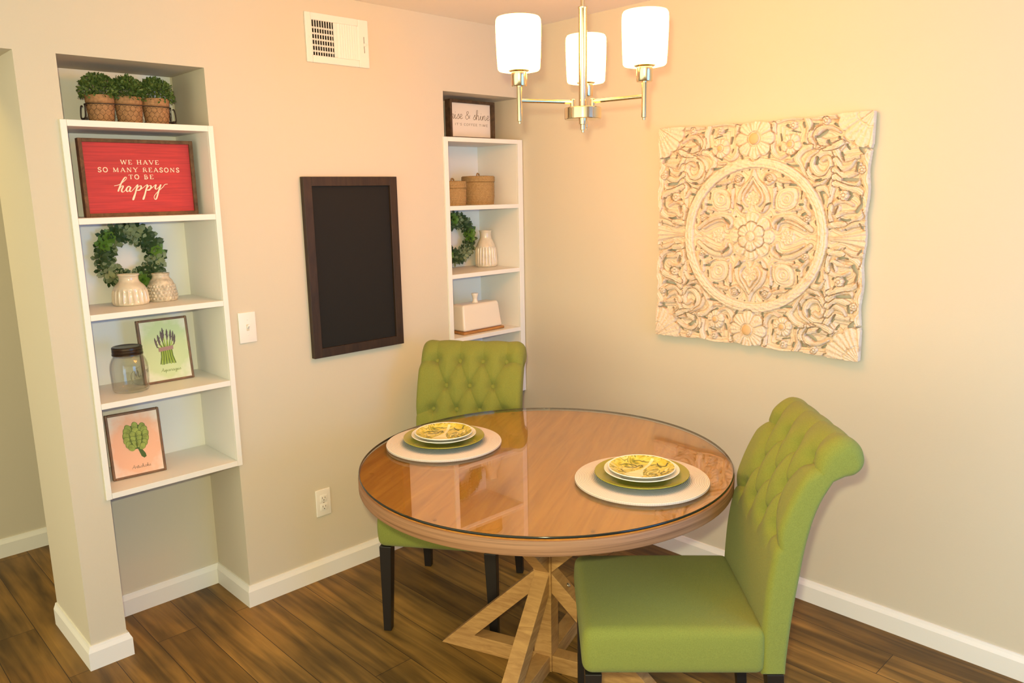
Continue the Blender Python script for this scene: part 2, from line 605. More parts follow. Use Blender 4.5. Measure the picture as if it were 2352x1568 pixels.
    def ribbon(s, pts, w, y0, y1):
        """flat stroke in the x-z plane between depths y0 (front) and y1"""
        P = [Vector((p[0], p[1])) for p in pts]
        m = len(P)
        ws = w if hasattr(w, '__len__') else [w]*m
        vs, fs = [], []
        for k in range(m):
            t = (P[min(k+1, m-1)]-P[max(k-1, 0)])
            t = t.normalized() if t.length > 1e-9 else Vector((1, 0))
            nn = Vector((-t.y, t.x))*ws[k]/2
            yk = y0-2e-6*k
            for (d, y) in ((1, yk), (-1, yk), (1, y1), (-1, y1)):
                q = P[k]+nn*d
                vs.append((q.x, y, q.y))
        for k in range(m-1):
            a, b = 4*k, 4*k+4
            fs += [(a, a+1, b+1, b), (a+2, b+2, b+3, a+3), (a, b, b+2, a+2), (a+1, a+3, b+3, b+1)]
        fs += [(0, 2, 3, 1), (4*m-4, 4*m-3, 4*m-1, 4*m-2)]
        return s.add(vs, fs)
    def poly(s, pts, y0, y1):
        """flat outline in the x-z plane, extruded from y0 (front) to y1"""
        m = len(pts)
        vs = [(p[0], y0, p[1]) for p in pts]+[(p[0], y1, p[1]) for p in pts]
        fs = [tuple(range(m)), tuple(range(2*m-1, m-1, -1))]
        for k in range(m):
            j = (k+1) % m
            fs.append((k, k+m, j+m, j))
        return s.add(vs, fs)
    def build(s, name, material, parent=None, smooth=None, bevel=0, kind=None):
        me = bpy.data.meshes.new(name)
        me.from_pydata(s.v, [], s.f)
        me.validate()
        bm = bmesh.new()
        bm.from_mesh(me)
        bmesh.ops.recalc_face_normals(bm, faces=bm.faces)
        bm.to_mesh(me)
        bm.free()
        if smooth is not None:
            me.polygons.foreach_set('use_smooth', [True]*len(me.polygons))
            me.set_sharp_from_angle(angle=R(smooth))
        o = bpy.data.objects.new(name, me)
        COL.objects.link(o)
        me.materials.append(material)
        if parent is not None:
            o.parent = parent
        if bevel > 0:
            b = o.modifiers.new('bevel', 'BEVEL')
            b.width = bevel
            b.segments = 2
            b.limit_method = 'ANGLE'
            b.angle_limit = R(40)
        if kind:
            o['kind'] = kind
        return o

def thing(name, label, cat, loc=(0, 0, 0), rz=0, group=None, rx=0):
    o = bpy.data.objects.new(name, None)
    o.empty_display_size = .05
    COL.objects.link(o)
    o.location = loc
    o.rotation_euler = (rx, 0, rz)
    o['label'] = label
    o['category'] = cat
    if group:
        o['group'] = group
    return o
def tag(o, label, cat, group=None):
    o['label'] = label
    o['category'] = cat
    if group:
        o['group'] = group
    return o
def copy_tree(o, parent=None):
    c = o.copy()
    COL.objects.link(c)
    c.parent = parent
    for ch in list(o.children):
        copy_tree(ch, c)
    return c
def spline(pts, n=8, closed=False):
    """Catmull-Rom through the points, any dimension"""
    P = [np.array(p, float) for p in pts]
    m = len(P)
    out = []
    for k in range(m if closed else m-1):
        p0 = P[(k-1) % m] if (closed or k > 0) else 2*P[k]-P[k+1]
        p1, p2 = P[k], P[(k+1) % m]
        p3 = P[(k+2) % m] if (closed or k < m-2) else 2*P[k+1]-P[k]
        for i in range(n):
            t = i/n
            out.append(.5*((2*p1)+(-p0+p2)*t+(2*p0-5*p1+4*p2-p3)*t*t+(-p0+3*p1-3*p2+p3)*t**3))
    if not closed:
        out.append(P[-1])
    return out

# lettering: serif capitals as strokes in a unit box (height 1)
CAPS = {
 'W': (1.15, [[(.08, 1), (.33, 0), 1], [(.33, 0), (.58, .95), 0], [(.58, .95), (.83, 0), 1], [(.83, 0), (1.08, 1), 0], [(-.04, .97), (.22, .97), 2], [(.94, .97), (1.2, .97), 2]]),
 'E': (.72, [[(.16, 0), (.16, 1), 1], [(.02, .03), (.66, .03), 0], [(.02, .97), (.64, .97), 0], [(.16, .5), (.5, .5), 0], [(.66, 0), (.66, .26), 2], [(.63, 1), (.63, .76), 2]]),
 'H': (.92, [[(.16, 0), (.16, 1), 1], [(.74, 0), (.74, 1), 1], [(.16, .5), (.74, .5), 0], [(0, .03), (.32, .03), 2], [(0, .97), (.32, .97), 2], [(.58, .03), (.9, .03), 2], [(.58, .97), (.9, .97), 2]]),
 'A': (.9, [[(.08, 0), (.43, 1), 0], [(.43, 1), (.8, 0), 1], [(.2, .33), (.66, .33), 0], [(-.04, .03), (.22, .03), 2], [(.62, .03), (.94, .03), 2]]),
 'V': (.9, [[(.08, 1), (.45, 0), 1], [(.45, 0), (.82, 1), 0], [(-.06, .97), (.26, .97), 2], [(.68, .97), (.94, .97), 2]]),
 'S': (.66, [[(.56, .78), (.5, .95), (.3, 1), (.1, .85), (.14, .64), (.34, .5), (.54, .34), (.54, .12), (.34, 0), (.12, .06), (.06, .26), 1]]),
 'O': (.9, [[(.42, 1), (.16, .88), (.06, .5), (.16, .12), (.42, 0), (.68, .12), (.78, .5), (.68, .88), (.42, 1), 1]]),
 'M': (1.1, [[(.14, 0), (.14, 1), 0], [(.14, 1), (.5, .05), 1], [(.5, .05), (.88, 1), 0], [(.88, 0), (.88, 1), 1], [(0, .03), (.28, .03), 2], [(.72, .03), (1.04, .03), 2]]),
 'N': (.95, [[(.14, 0), (.14, 1), 0], [(.14, 1), (.76, 0), 1], [(.76, 0), (.76, 1), 0], [(0, .03), (.28, .03), 2], [(.62, .97), (.9, .97), 2]]),
 'Y': (.9, [[(.08, 1), (.43, .48), 1], [(.43, .48), (.78, 1), 0], [(.43, 0), (.43, .5), 1], [(.28, .03), (.58, .03), 2], [(-.06, .97), (.24, .97), 2], [(.64, .97), (.92, .97), 2]]),
 'R': (.85, [[(.16, 0), (.16, 1), 1], [(.16, .97), (.45, .97), (.62, .76), (.45, .53), (.16, .53), 0], [(.42, .5), (.78, 0), 1], [(0, .03), (.32, .03), 2]]),
 'T': (.8, [[(.38, 0), (.38, 1), 1], [(.02, .97), (.74, .97), 0], [(.24, .03), (.52, .03), 2], [(.03, 1), (.03, .76), 2], [(.73, 1), (.73, .76), 2]]),
 'B': (.8, [[(.16, 0), (.16, 1), 1], [(.03, .97), (.42, .97), (.58, .76), (.42, .53), (.16, .53), 0], [(.42, .53), (.66, .28), (.44, .03), (.03, .03), 1]]),
 'C': (.8, [[(.68, .8), (.44, 1), (.16, .86), (.06, .5), (.16, .14), (.44, 0), (.68, .2), 1]]),
 'F': (.66, [[(.12, 0), (.12, 1), 1], [(.12, .97), (.58, .97), 0], [(.12, .5), (.48, .5), 0]]),
 'I': (.4, [[(.18, 0), (.18, 1), 1]]),
 'U': (.85, [[(.12, 1), (.12, .3), (.2, .08), (.4, 0), (.6, .08), (.68, .3), (.68, 1), 1]]),
 "'": (.3, [[(.14, 1), (.10, .75), 1]]),
}
def caps_text(mb, text, cx, z0, width, h, y0, y1, wt=(.075, .17, .07), sans=False, squeeze=None):
    gap, space = .24, .62
    tot = 0
    for ch in text:
        tot += space if ch == ' ' else CAPS[ch][0]+gap
    tot -= gap
    sx = width/tot
    x = cx-width/2
    for ch in text:
        if ch == ' ':
            x += space*sx
            continue
        adv, strokes = CAPS[ch]
        for st in strokes:
            kind = st[-1]
            if sans and kind == 2:
                continue
            pts = st[:-1]
            if len(pts) > 2:
                pts = spline(pts, 4)
            mb.ribbon([(x+p[0]*sx, z0+p[1]*h) for p in pts], h*(wt[0] if sans else wt[kind]), y0, y1)
        x += (adv+gap)*sx
SCRIPT = {
 'a': (1.0, [[(.75, .85), (.45, 1), (.1, .6), (.2, .05), (.5, .1), (.75, .85), (.72, .2), (.85, 0), (1.05, .3)]]),
 'r': (.75, [[(0, .3), (.2, .9), (.25, 1.08), (.35, .92), (.6, .95), (.5, .3), (.6, 0), (.8, .3)]]),
 'i': (.5, [[(0, .3), (.2, .95), (.15, .2), (.3, 0), (.5, .3)], [(.24, 1.35), (.27, 1.45)]]),
 's': (.55, [[(0, .2), (.35, 1.05), (.4, .7), (.5, .3), (.3, 0), (.05, .1)], [(.3, 0), (.58, .3)]]),
 'e': (.6, [[(0, .3), (.4, .6), (.45, .95), (.25, 1), (.1, .5), (.25, .02), (.62, .3)]]),
 'h': (.8, [[(0, .3), (.35, 1.6), (.3, 2.1), (.15, 1.8), (.1, 0), (.15, .6), (.4, 1), (.5, .8), (.48, .15), (.6, 0), (.8, .3)]]),
 'n': (.85, [[(0, .3), (.12, .95), (.1, 0), (.2, .7), (.45, 1), (.52, .7), (.5, .15), (.65, 0), (.87, .3)]]),
 'p': (.8, [[(0, .3), (.2, 1), (.1, 0), (0, -1), (.1, .3), (.4, 1), (.6, .7), (.45, .1), (.15, .15)], [(.45, .1), (.82, .3)]]),
 'g': (.9, [[(.7, .9), (.4, 1), (.1, .6), (.2, .05), (.5, .1), (.72, .9), (.65, -.6), (.4, -1), (.2, -.7), (.6, -.1), (.95, .3)]]),
 'u': (.95, [[(0, .3), (.15, 1), (.12, .2), (.3, 0), (.55, .3), (.62, 1), (.6, .2), (.75, 0), (.97, .3)]]),
 't': (.5, [[(0, .3), (.25, 1.7), (.2, .2), (.35, 0), (.55, .3)], [(0, 1.15), (.5, 1.2)]]),
 'c': (.6, [[(.55, .85), (.3, 1), (.08, .5), (.25, .02), (.62, .3)]]),
 'k': (.7, [[(0, .3), (.35, 1.6), (.28, 2), (.15, 1.7), (.1, 0), (.15, .5), (.45, 1), (.5, .7), (.2, .55), (.45, 0), (.72, .3)]]),
 'o': (.8, [[(.4, 1), (.1, .7), (.15, .1), (.45, 0), (.6, .5), (.4, 1), (.55, .8), (.85, .9)]]),
 'A': (1.15, [[(0, 0), (.4, .9), (.8, 2), (.9, 1.2), (.95, 0), (1.15, .3)], [(.2, .75), (1.1, .85)]]),
 'M': (1.5, [[(0, 0), (.3, 1.8), (.55, .4), (.95, 1.9), (1.1, .3), (1.25, 0), (1.5, .3)]]),
 '&': (1.1, [[(.9, .2), (.3, 1.3), (.55, 1.7), (.65, 1.35), (.1, .6), (.3, 0), (.8, .5), (.95, .9)]]),
}
def script_strokes(text, width, xh):
    tot = sum(.5 if c == ' ' else SCRIPT[c][0] for c in text)
    sx = width/tot
    x, out = -width/2, []
    for ch in text:
        if ch == ' ':
            x += .5*sx
            continue
        adv, st = SCRIPT[ch]
        for s in st:
            out.append([(x+p[0]*sx, p[1]*xh) for p in spline(s, 5)])
        x += adv*sx
    return out
def script_text(mb, text, cx, z0, width, xh, w, y0, y1):
    for s in script_strokes(text, width, xh):
        mb.ribbon([(cx+p[0], z0+p[1]) for p in s], w, y0, y1)

# ------------------------------------------------------------------ the room
ZC, ZN = 2.4241, 2.1031          # ceiling, top of the niches
PL, PR = -2.1986, -2.0786        # the slim post left of the first niche
NR = -1.602                      # right side of the first niche
N2 = -.4994                      # left side of the second niche
ND, WT = .2987, .430             # niche depth, wall thickness
HALL = 1.2762
BASE = .0885
MB().box(-5.5, .25, -5.5, HALL+.15, -.1, 0).build('floor', M['floor'], kind='structure')
MB().box(-5.5, .25, -5.5, HALL+.15, ZC, ZC+.1).build('ceiling', M['ceil'], kind='structure')
wb = MB()
wb.box(PL, PR, 0, WT, 0, ZN).box(PR, NR, ND, WT, 0, ZN).box(NR, N2, 0, WT, 0, ZN).box(N2, 0, ND, WT, 0, ZN)
wb.box(-5.5, 0, 0, WT, ZN, ZC)
wb.build('wall_back', M['wall'], kind='structure')
MB().box(0, .15, -5.5, WT, 0, ZC).build('wall_right', M['wall'], kind='structure')
MB().box(-5.5, .25, HALL, HALL+.12, 0, ZC).build('wall_hall', M['wall'], kind='structure')
# rear wall behind the camera; its window is assumed, added for cool light
WX0, WX1, WZ0, WZ1 = -1.55, -.15, .37, 2.03
wr = MB()
wr.box(-2.35, WX0, -4.36, -4.24, 0, ZC).box(WX1, 0, -4.36, -4.24, 0, ZC).box(WX0, WX1, -4.36, -4.24, 0, WZ0).box(WX0, WX1, -4.36, -4.24, WZ1, ZC)
wr.build('wall_rear', M['wall'], kind='structure')
wf = MB()
for (a, b, c, d) in ((WX0, WX0+.05, WZ0, WZ1), (WX1-.05, WX1, WZ0, WZ1), (WX0+.05, WX1-.05, WZ1-.05, WZ1), (WX0+.05, WX1-.05, WZ0, WZ0+.05),
                     ((WX0+WX1)/2-.02, (WX0+WX1)/2+.02, WZ0+.05, WZ1-.05)):
    wf.box(a, b, -4.27, -4.225, c, d)
wf.build('assumed_window_1', M['trim'], kind='structure', bevel=.002)

def baseboard(name, path):
    """moulding swept along the foot of a wall, room on the right-hand side of the path"""
    prof = [(0, 0), (.0145, 0), (.0145, .066), (.0125, .071), (.0085, .080), (.006, BASE), (0, BASE)]
    P = [Vector(p) for p in path]
    m = len(P)
    mb = MB()
    vs, fs = [], []
    for k in range(m):
        d0 = (P[k]-P[k-1]).normalized() if k > 0 else None
        d1 = (P[k+1]-P[k]).normalized() if k < m-1 else None
        n0 = Vector((d0.y, -d0.x)) if d0 is not None else None
        n1 = Vector((d1.y, -d1.x)) if d1 is not None else None
        if n0 is None:
            o = n1
        elif n1 is None:
            o = n0
        else:
            o = (n0+n1)/(1+n0.dot(n1))
        for (t, z) in prof:
            q = P[k]+o*(t)
            vs.append((q.x, q.y, z))
    n = len(prof)
    for k in range(m-1):
        for i in range(n):
            j = (i+1) % n
            fs.append((k*n+i, k*n+j, (k+1)*n+j, (k+1)*n+i))
    fs.append(tuple(range(n)))
    fs.append(tuple((m-1)*n+i for i in range(n-1, -1, -1)))
    mb.add(vs, fs)
    return mb.build(name, M['trim'], kind='structure')
baseboard('baseboard_back', [(PL, WT), (PL, 0), (PR, 0), (PR, ND), (NR, ND), (NR, 0), (N2, 0), (N2, ND), (0, ND)])
baseboard('baseboard_right', [(0, ND-.0145), (0, -5.4)])
baseboard('baseboard_hall', [(-5.4, HALL), (0, HALL)])

# ------------------------------------------------------------------ built-in shelf units
SH = [1.9005, 1.5850, 1.2620, .9520, .6270]
def shelf_unit(x0, x1, i0, i1, open0, open1, label):
    """x0..x1 face frame, i0..i1 clear inside, open0..open1 the opening in the wall"""
    t = thing('shelf_unit', label, 'shelf', ((x0+x1)/2, 0, 0), 0, 'built-in niche shelves')
    cx = (x0+x1)/2
    zb = .6055
    for (a, b, c) in ((x0, i0, open0), (i1, x1, open1)):
        s = MB()
        s.box(a-cx, b-cx, -.012, -.0005, zb, SH[0])
        lo, hi = (max(a, c)+.0005, b) if a == x0 else (a, min(b, c)-.0005)
        s.box(lo-cx, hi-cx, -.0005, ND-.002, zb, SH[0])
        s.build('side_panel', M['shelfw'], t, bevel=.0012)
    for k, z in enumerate(SH):
        s = MB()
        s.box(i0-cx+.0003, i1-cx-.0003, -.012, ND-.0062, z-.0205, z)
        s.build('shelf_board', M['shelfw'], t, bevel=.0012)
    MB().box(i0-cx, i1-cx, ND-.006, ND-.001, zb, ZN-.001).build('back_panel', M['shelfw'], t)
    return t
shelf_unit(-2.0930, -1.5920, -2.0745, -1.6118, PR, NR, 'white built-in shelf unit in the wall niche left of the chalkboard')
shelf_unit(-.5128, -.0045, -.4880, -.0370, N2, 0, 'white built-in shelf unit in the wall niche at the room corner')

# ------------------------------------------------------------------ wall fittings
def air_vent():
    x0, x1, z0, z1 = -1.1867, -.8961, 2.163, 2.3516
    cx, cz = (x0+x1)/2, (z0+z1)/2
    w, h = (x1-x0)/2, (z1-z0)/2
    t = thing('air_vent', 'cream metal air vent with half open louvres high on the wall', 'vent', (cx, 0, cz))
    iw, ih = .108, .066
    ix = -.012                                   # grille is slightly off centre
    fr = MB()
    fr.box(-w, ix-iw, -.010, 0, -h, h).box(ix+iw, w, -.010, 0, -h, h)
    fr.box(ix-iw, ix+iw, -.010, 0, ih, h).box(ix-iw, ix+iw, -.010, 0, -h, -ih)
    fr.box(ix-.007, ix+.007, -.010, 0, -ih, ih)
    fr.build('face_plate', M['plastic'], t, bevel=.003)
    MB().box(ix-iw, ix+iw, -.0012, -.0002, -ih, ih).build('dark_duct_sheet', M['slot'], t)  # dark sheet behind the louvres, coloured as the shade of the duct
    n = 9
    for side in (0, 1):
        a, b = (ix-iw, ix-.007) if side == 0 else (ix+.007, ix+iw)
        s = MB()
        for k in range(n+1):
            x = a+(b-a)*(k)/n
            if side == 0:
                hw, sk = .0019, .0035
                s.hexa([(x-hw, -.010, -ih), (x+hw, -.010, -ih), (x+hw+sk, -.0045, -ih), (x-hw+sk, -.0045, -ih)],
                       [(x-hw, -.010, ih), (x+hw, -.010, ih), (x+hw+sk, -.0045, ih), (x-hw+sk, -.0045, ih)])
            elif k < n:
                wd = (b-a)/n
                s.hexa([(x+wd+.0005, -.0095, -ih), (x+wd+.0017, -.0095, -ih), (x+.0012, -.004, -ih), (x, -.004, -ih)],
                       [(x+wd+.0005, -.0095, ih), (x+wd+.0017, -.0095, ih), (x+.0012, -.004, ih), (x, -.004, ih)])
        s.build('louvre_grille', M['plastic'], t)
    s = MB()
    for k in range(1, 6):
        z = -ih+2*ih*(k-.25)/6
        s.box(ix-iw, ix-.007, -.0040, -.0022, z-.0035, z+.0035)
    s.build('damper_bars', M['plastic'], t)
    MB().box(w-.024, w-.022, -.0104, -.0099, -.036, .028).build('lever_slot', M['slot'], t)
    MB().rbox(w-.026, w-.018, -.018, -.010, -.010, .002, .002, 2).build('damper_lever', M['plastic'], t, smooth=40)
    for x in (-w+.012, w-.008):
        MB().sphere((x, -.0100, 0), .0035, 1, .4, 1).build('screw', M['plastic'], t, smooth=60)
air_vent()

def wall_plate(name, label, cat, cx, cz, kind):
    t = thing(name, label, cat, (cx, 0, cz))
    MB().rbox(-.0355, .0355, -.0062, .0, -.060, .060, .003, 3).build('cover_plate', M['plastic'], t, smooth=40)
    if kind == 'switch':
        MB().box(-.0055, .0055, -.0068, -.0060, -.0125, .0125).build('toggle_slot', M['wall'], t)
        MB().hexa([(-.0042, -.006, -.006), (.0042, -.006, -.006), (.0042, -.006, .006), (-.0042, -.006, .006)],
                  [(-.003, -.019, .006), (.003, -.019, .006), (.003, -.018, .013), (-.003, -.018, .013)]).build('toggle', M['plastic'], t, bevel=.0008)
        for z in (-.030, .030):
            MB().sphere((0, -.0062, z), .003, 1, .35, 1).build('screw', M['plastic'], t, smooth=60)
    else:
        for z in (-.0195, .0195):
            f = MB().rbox(-.0165, .0165, -.0085, -.006, z-.0145, z+.0145, .0012, 2).build('receptacle', M['plastic'], t, smooth=40)
            s = MB()
            s.box(-.0075, -.0055, -.0088, -.0083, z-.001, z+.007).box(.0055, .0075, -.0088, -.0083, z-.0005, z+.0062)
            s.sphere((0, -.0086, z-.0075), .0024, 1, .15, 1, 10, 6)
            s.build('slots', M['slot'], f)
        MB().sphere((0, -.0062, 0), .0028, 1, .35, 1).build('screw', M['bolt'], t, smooth=60)
wall_plate('light_switch', 'white toggle light switch plate on the wall beside the shelves', 'light switch', -1.5219, 1.146, 'switch')
wall_plate('power_outlet', 'white duplex power outlet low on the wall under the chalkboard', 'outlet', -1.2458, .342, 'outlet')

def chalkboard():
    x0, x1, z0, z1 = -1.2524, -.7971, .9789, 1.7198
    w, h = (x1-x0)/2, (z1-z0)/2
    t = thing('chalkboard', 'black chalkboard in a dark brown wooden frame hanging on the wall', 'chalkboard', ((x0+x1)/2, -.002, (z0+z1)/2))
    MB().box(-w+.02, w-.02, -.012, -.001, -h+.02, h-.02).build('slate_panel', M['board'], t)
    f = .038
    for (a, b, c, d) in ((-w, -w+f, -h, h), (w-f, w, -h, h), (-w+f, w-f, h-f, h), (-w+f, w-f, -h, -h+f)):
        MB().box(a, b, -.024, 0, c, d).build('frame_rail', M['espframe'], t, bevel=.0015)
chalkboard()

# ------------------------------------------------------------------ carved wall panel
HOLES = [
 (0.135,0.949,0.156,0.917,0.0065), (0.125,0.679,0.144,0.754,0.0080), (0.281,0.938,0.308,0.923,0.0080), (0.422,0.948,0.435,0.914,0.0072),
 (0.512,0.928,0.510,0.889,0.0080), (0.511,0.932,0.550,0.929,0.0043), (0.229,0.867,0.239,0.818,0.0065), (0.219,0.764,0.228,0.736,0.0051),
 (0.324,0.891,0.405,0.872,0.0029), (0.431,0.783,0.467,0.775,0.0058), (0.327,0.683,0.391,0.721,0.0072), (0.290,0.620,0.339,0.601,0.0043),
 (0.346,0.600,0.412,0.598,0.0065), (0.687,0.922,0.722,0.900,0.0054), (0.569,0.832,0.626,0.868,0.0101), (0.542,0.827,0.552,0.766,0.0065),
 (0.647,0.787,0.669,0.763,0.0101), (0.727,0.815,0.744,0.804,0.0058), (0.794,0.753,0.816,0.716,0.0058), (0.755,0.690,0.785,0.630,0.0065),
 (0.900,0.721,0.938,0.681,0.0101), (0.904,0.718,1.003,0.713,0.0025), (0.565,0.659,0.554,0.613,0.0094), (0.483,0.616,0.475,0.558,0.0058),
 (0.527,0.530,0.530,0.526,0.0058), (0.738,0.579,0.763,0.546,0.0051), (0.889,0.600,0.889,0.548,0.0101), (0.781,0.479,0.900,0.470,0.0087),
 (0.561,0.475,0.610,0.483,0.0051), (0.650,0.442,0.679,0.485,0.0065), (0.755,0.414,0.763,0.390,0.0051), (0.935,0.430,0.941,0.423,0.0043),
 (0.543,0.421,0.551,0.414,0.0051), (0.595,0.376,0.637,0.375,0.0051), (0.599,0.372,0.632,0.287,0.0058), (0.743,0.331,0.756,0.327,0.0065),
 (0.840,0.379,0.859,0.346,0.0072), (0.859,0.346,0.831,0.313,0.0065), (0.928,0.345,0.942,0.280,0.0072), (0.942,0.280,0.900,0.221,0.0101),
 (0.754,0.260,0.733,0.203,0.0065), (0.666,0.233,0.686,0.125,0.0058), (0.787,0.160,0.828,0.150,0.0072), (0.828,0.150,0.867,0.157,0.0051),
 (0.942,0.122,0.957,0.089,0.0058), (0.126,0.570,0.128,0.570,0.0054), (0.052,0.583,0.053,0.583,0.0047), (0.253,0.534,0.265,0.516,0.0058),
 (0.109,0.514,0.114,0.489,0.0072), (0.200,0.458,0.198,0.430,0.0065), (0.264,0.457,0.274,0.422,0.0058), (0.328,0.445,0.384,0.441,0.0051),
 (0.219,0.391,0.219,0.391,0.0043), (0.438,0.388,0.437,0.330,0.0051), (0.422,0.278,0.465,0.281,0.0065), (0.519,0.274,0.528,0.247,0.0065),
 (0.399,0.225,0.403,0.205,0.0043), (0.448,0.191,0.483,0.208,0.0072), (0.171,0.171,0.172,0.171,0.0051), (0.113,0.268,0.162,0.292,0.0051),
 (0.113,0.268,0.099,0.224,0.0058), (0.232,0.111,0.286,0.161,0.0080), (0.510,0.122,0.510,0.122,0.0065), (0.573,0.144,0.576,0.109,0.0051),
 (0.689,0.077,0.690,0.077,0.0058), (0.826,0.077,0.827,0.077,0.0065),
]
STROKES = [
([(0.801,0.798),(0.726,0.724),(0.700,0.647),(0.699,0.548),(0.702,0.448),(0.687,0.348),(0.678,0.260)],0.025,0.017),
([(0.756,0.775),(0.685,0.720),(0.574,0.745),(0.476,0.744),(0.407,0.700),(0.351,0.648),(0.285,0.644)],0.022,0.010),
([(0.708,0.686),(0.618,0.703),(0.551,0.660),(0.526,0.600),(0.572,0.532),(0.642,0.529),(0.679,0.595),(0.655,0.655),(0.608,0.637)],0.020,0.014),
([(0.695,0.561),(0.651,0.496),(0.575,0.478),(0.502,0.520),(0.470,0.596),(0.494,0.669),(0.562,0.713)],0.017,0.012),
([(0.713,0.712),(0.757,0.644),(0.837,0.647),(0.908,0.657),(0.970,0.680)],0.020,0.010),
([(0.718,0.633),(0.762,0.565),(0.834,0.582),(0.871,0.626)],0.020,0.009),
([(0.715,0.560),(0.779,0.506),(0.864,0.523),(0.914,0.554),(0.918,0.599)],0.020,0.010),
([(0.719,0.501),(0.797,0.436),(0.890,0.431),(0.932,0.488)],0.020,0.010),
([(0.722,0.447),(0.825,0.406),(0.912,0.385),(0.968,0.319),(0.973,0.247),(0.932,0.181),(0.841,0.147),(0.752,0.180),(0.700,0.247),(0.745,0.297),(0.819,0.300),(0.873,0.273)],0.019,0.014),
([(0.699,0.267),(0.690,0.179),(0.721,0.112),(0.792,0.073)],0.016,0.013),
([(0.761,0.254),(0.738,0.186),(0.804,0.214),(0.896,0.221)],0.016,0.010),
([(0.969,0.705),(0.953,0.648),(0.987,0.570),(0.971,0.474),(0.999,0.390),(0.987,0.280),(1.006,0.182),(0.997,0.077)],0.025,0.025),
([(0.088,0.987),(0.171,0.981),(0.267,1.004),(0.376,1.005),(0.476,0.994),(0.575,0.983),(0.670,0.982),(0.744,0.976)],0.022,0.019),
([(0.169,0.953),(0.167,0.843),(0.164,0.740),(0.224,0.674),(0.297,0.698)],0.017,0.012),
([(0.456,0.979),(0.485,0.897),(0.473,0.791),(0.511,0.742),(0.587,0.758)],0.020,0.012),
([(0.579,0.904),(0.511,0.869),(0.501,0.809),(0.539,0.747)],0.016,0.012),
([(0.788,0.802),(0.682,0.779),(0.593,0.784),(0.541,0.834),(0.580,0.890),(0.662,0.891),(0.738,0.854)],0.019,0.012),
([(0.756,0.768),(0.684,0.739),(0.617,0.723)],0.019,0.010),
([(0.504,0.749),(0.434,0.726),(0.387,0.660),(0.427,0.590),(0.459,0.535),(0.506,0.452)],0.019,0.012),
([(0.521,0.438),(0.591,0.443),(0.645,0.476)],0.016,0.009),
([(0.566,0.397),(0.635,0.409),(0.680,0.348)],0.019,0.010),
([(0.816,0.120),(0.721,0.112),(0.654,0.083)],0.017,0.014),
([(0.981,0.129),(0.890,0.115),(0.819,0.080)],0.016,0.012),
([(-0.009,0.570),(0.024,0.491),(0.090,0.425),(0.132,0.353),(0.136,0.275),(0.099,0.224),(0.068,0.217)],0.016,0.012),
([(-0.006,0.513),(0.042,0.440),(0.084,0.382),(0.095,0.318),(0.058,0.268)],0.009,0.007),
([(-0.003,0.448),(0.029,0.390),(0.062,0.354),(0.040,0.318)],0.010,0.007),
([(0.541,0.067),(0.466,0.121),(0.391,0.162),(0.308,0.176),(0.233,0.161),(0.197,0.117),(0.215,0.075)],0.016,0.012),
([(0.484,0.066),(0.409,0.107),(0.325,0.134),(0.258,0.118),(0.238,0.061)],0.009,0.007),
([(0.195,0.494),(0.155,0.530),(0.110,0.496),(0.135,0.460),(0.180,0.473)],0.013,0.010),
([(0.233,0.486),(0.294,0.470),(0.360,0.469),(0.399,0.427)],0.012,0.007),
([(0.477,0.329),(0.474,0.253),(0.520,0.198),(0.479,0.163),(0.442,0.177)],0.012,0.009),
([(0.431,0.246),(0.372,0.239),(0.283,0.232),(0.223,0.218)],0.013,0.009),
([(0.198,0.416),(0.202,0.331),(0.198,0.253)],0.013,0.009),
]
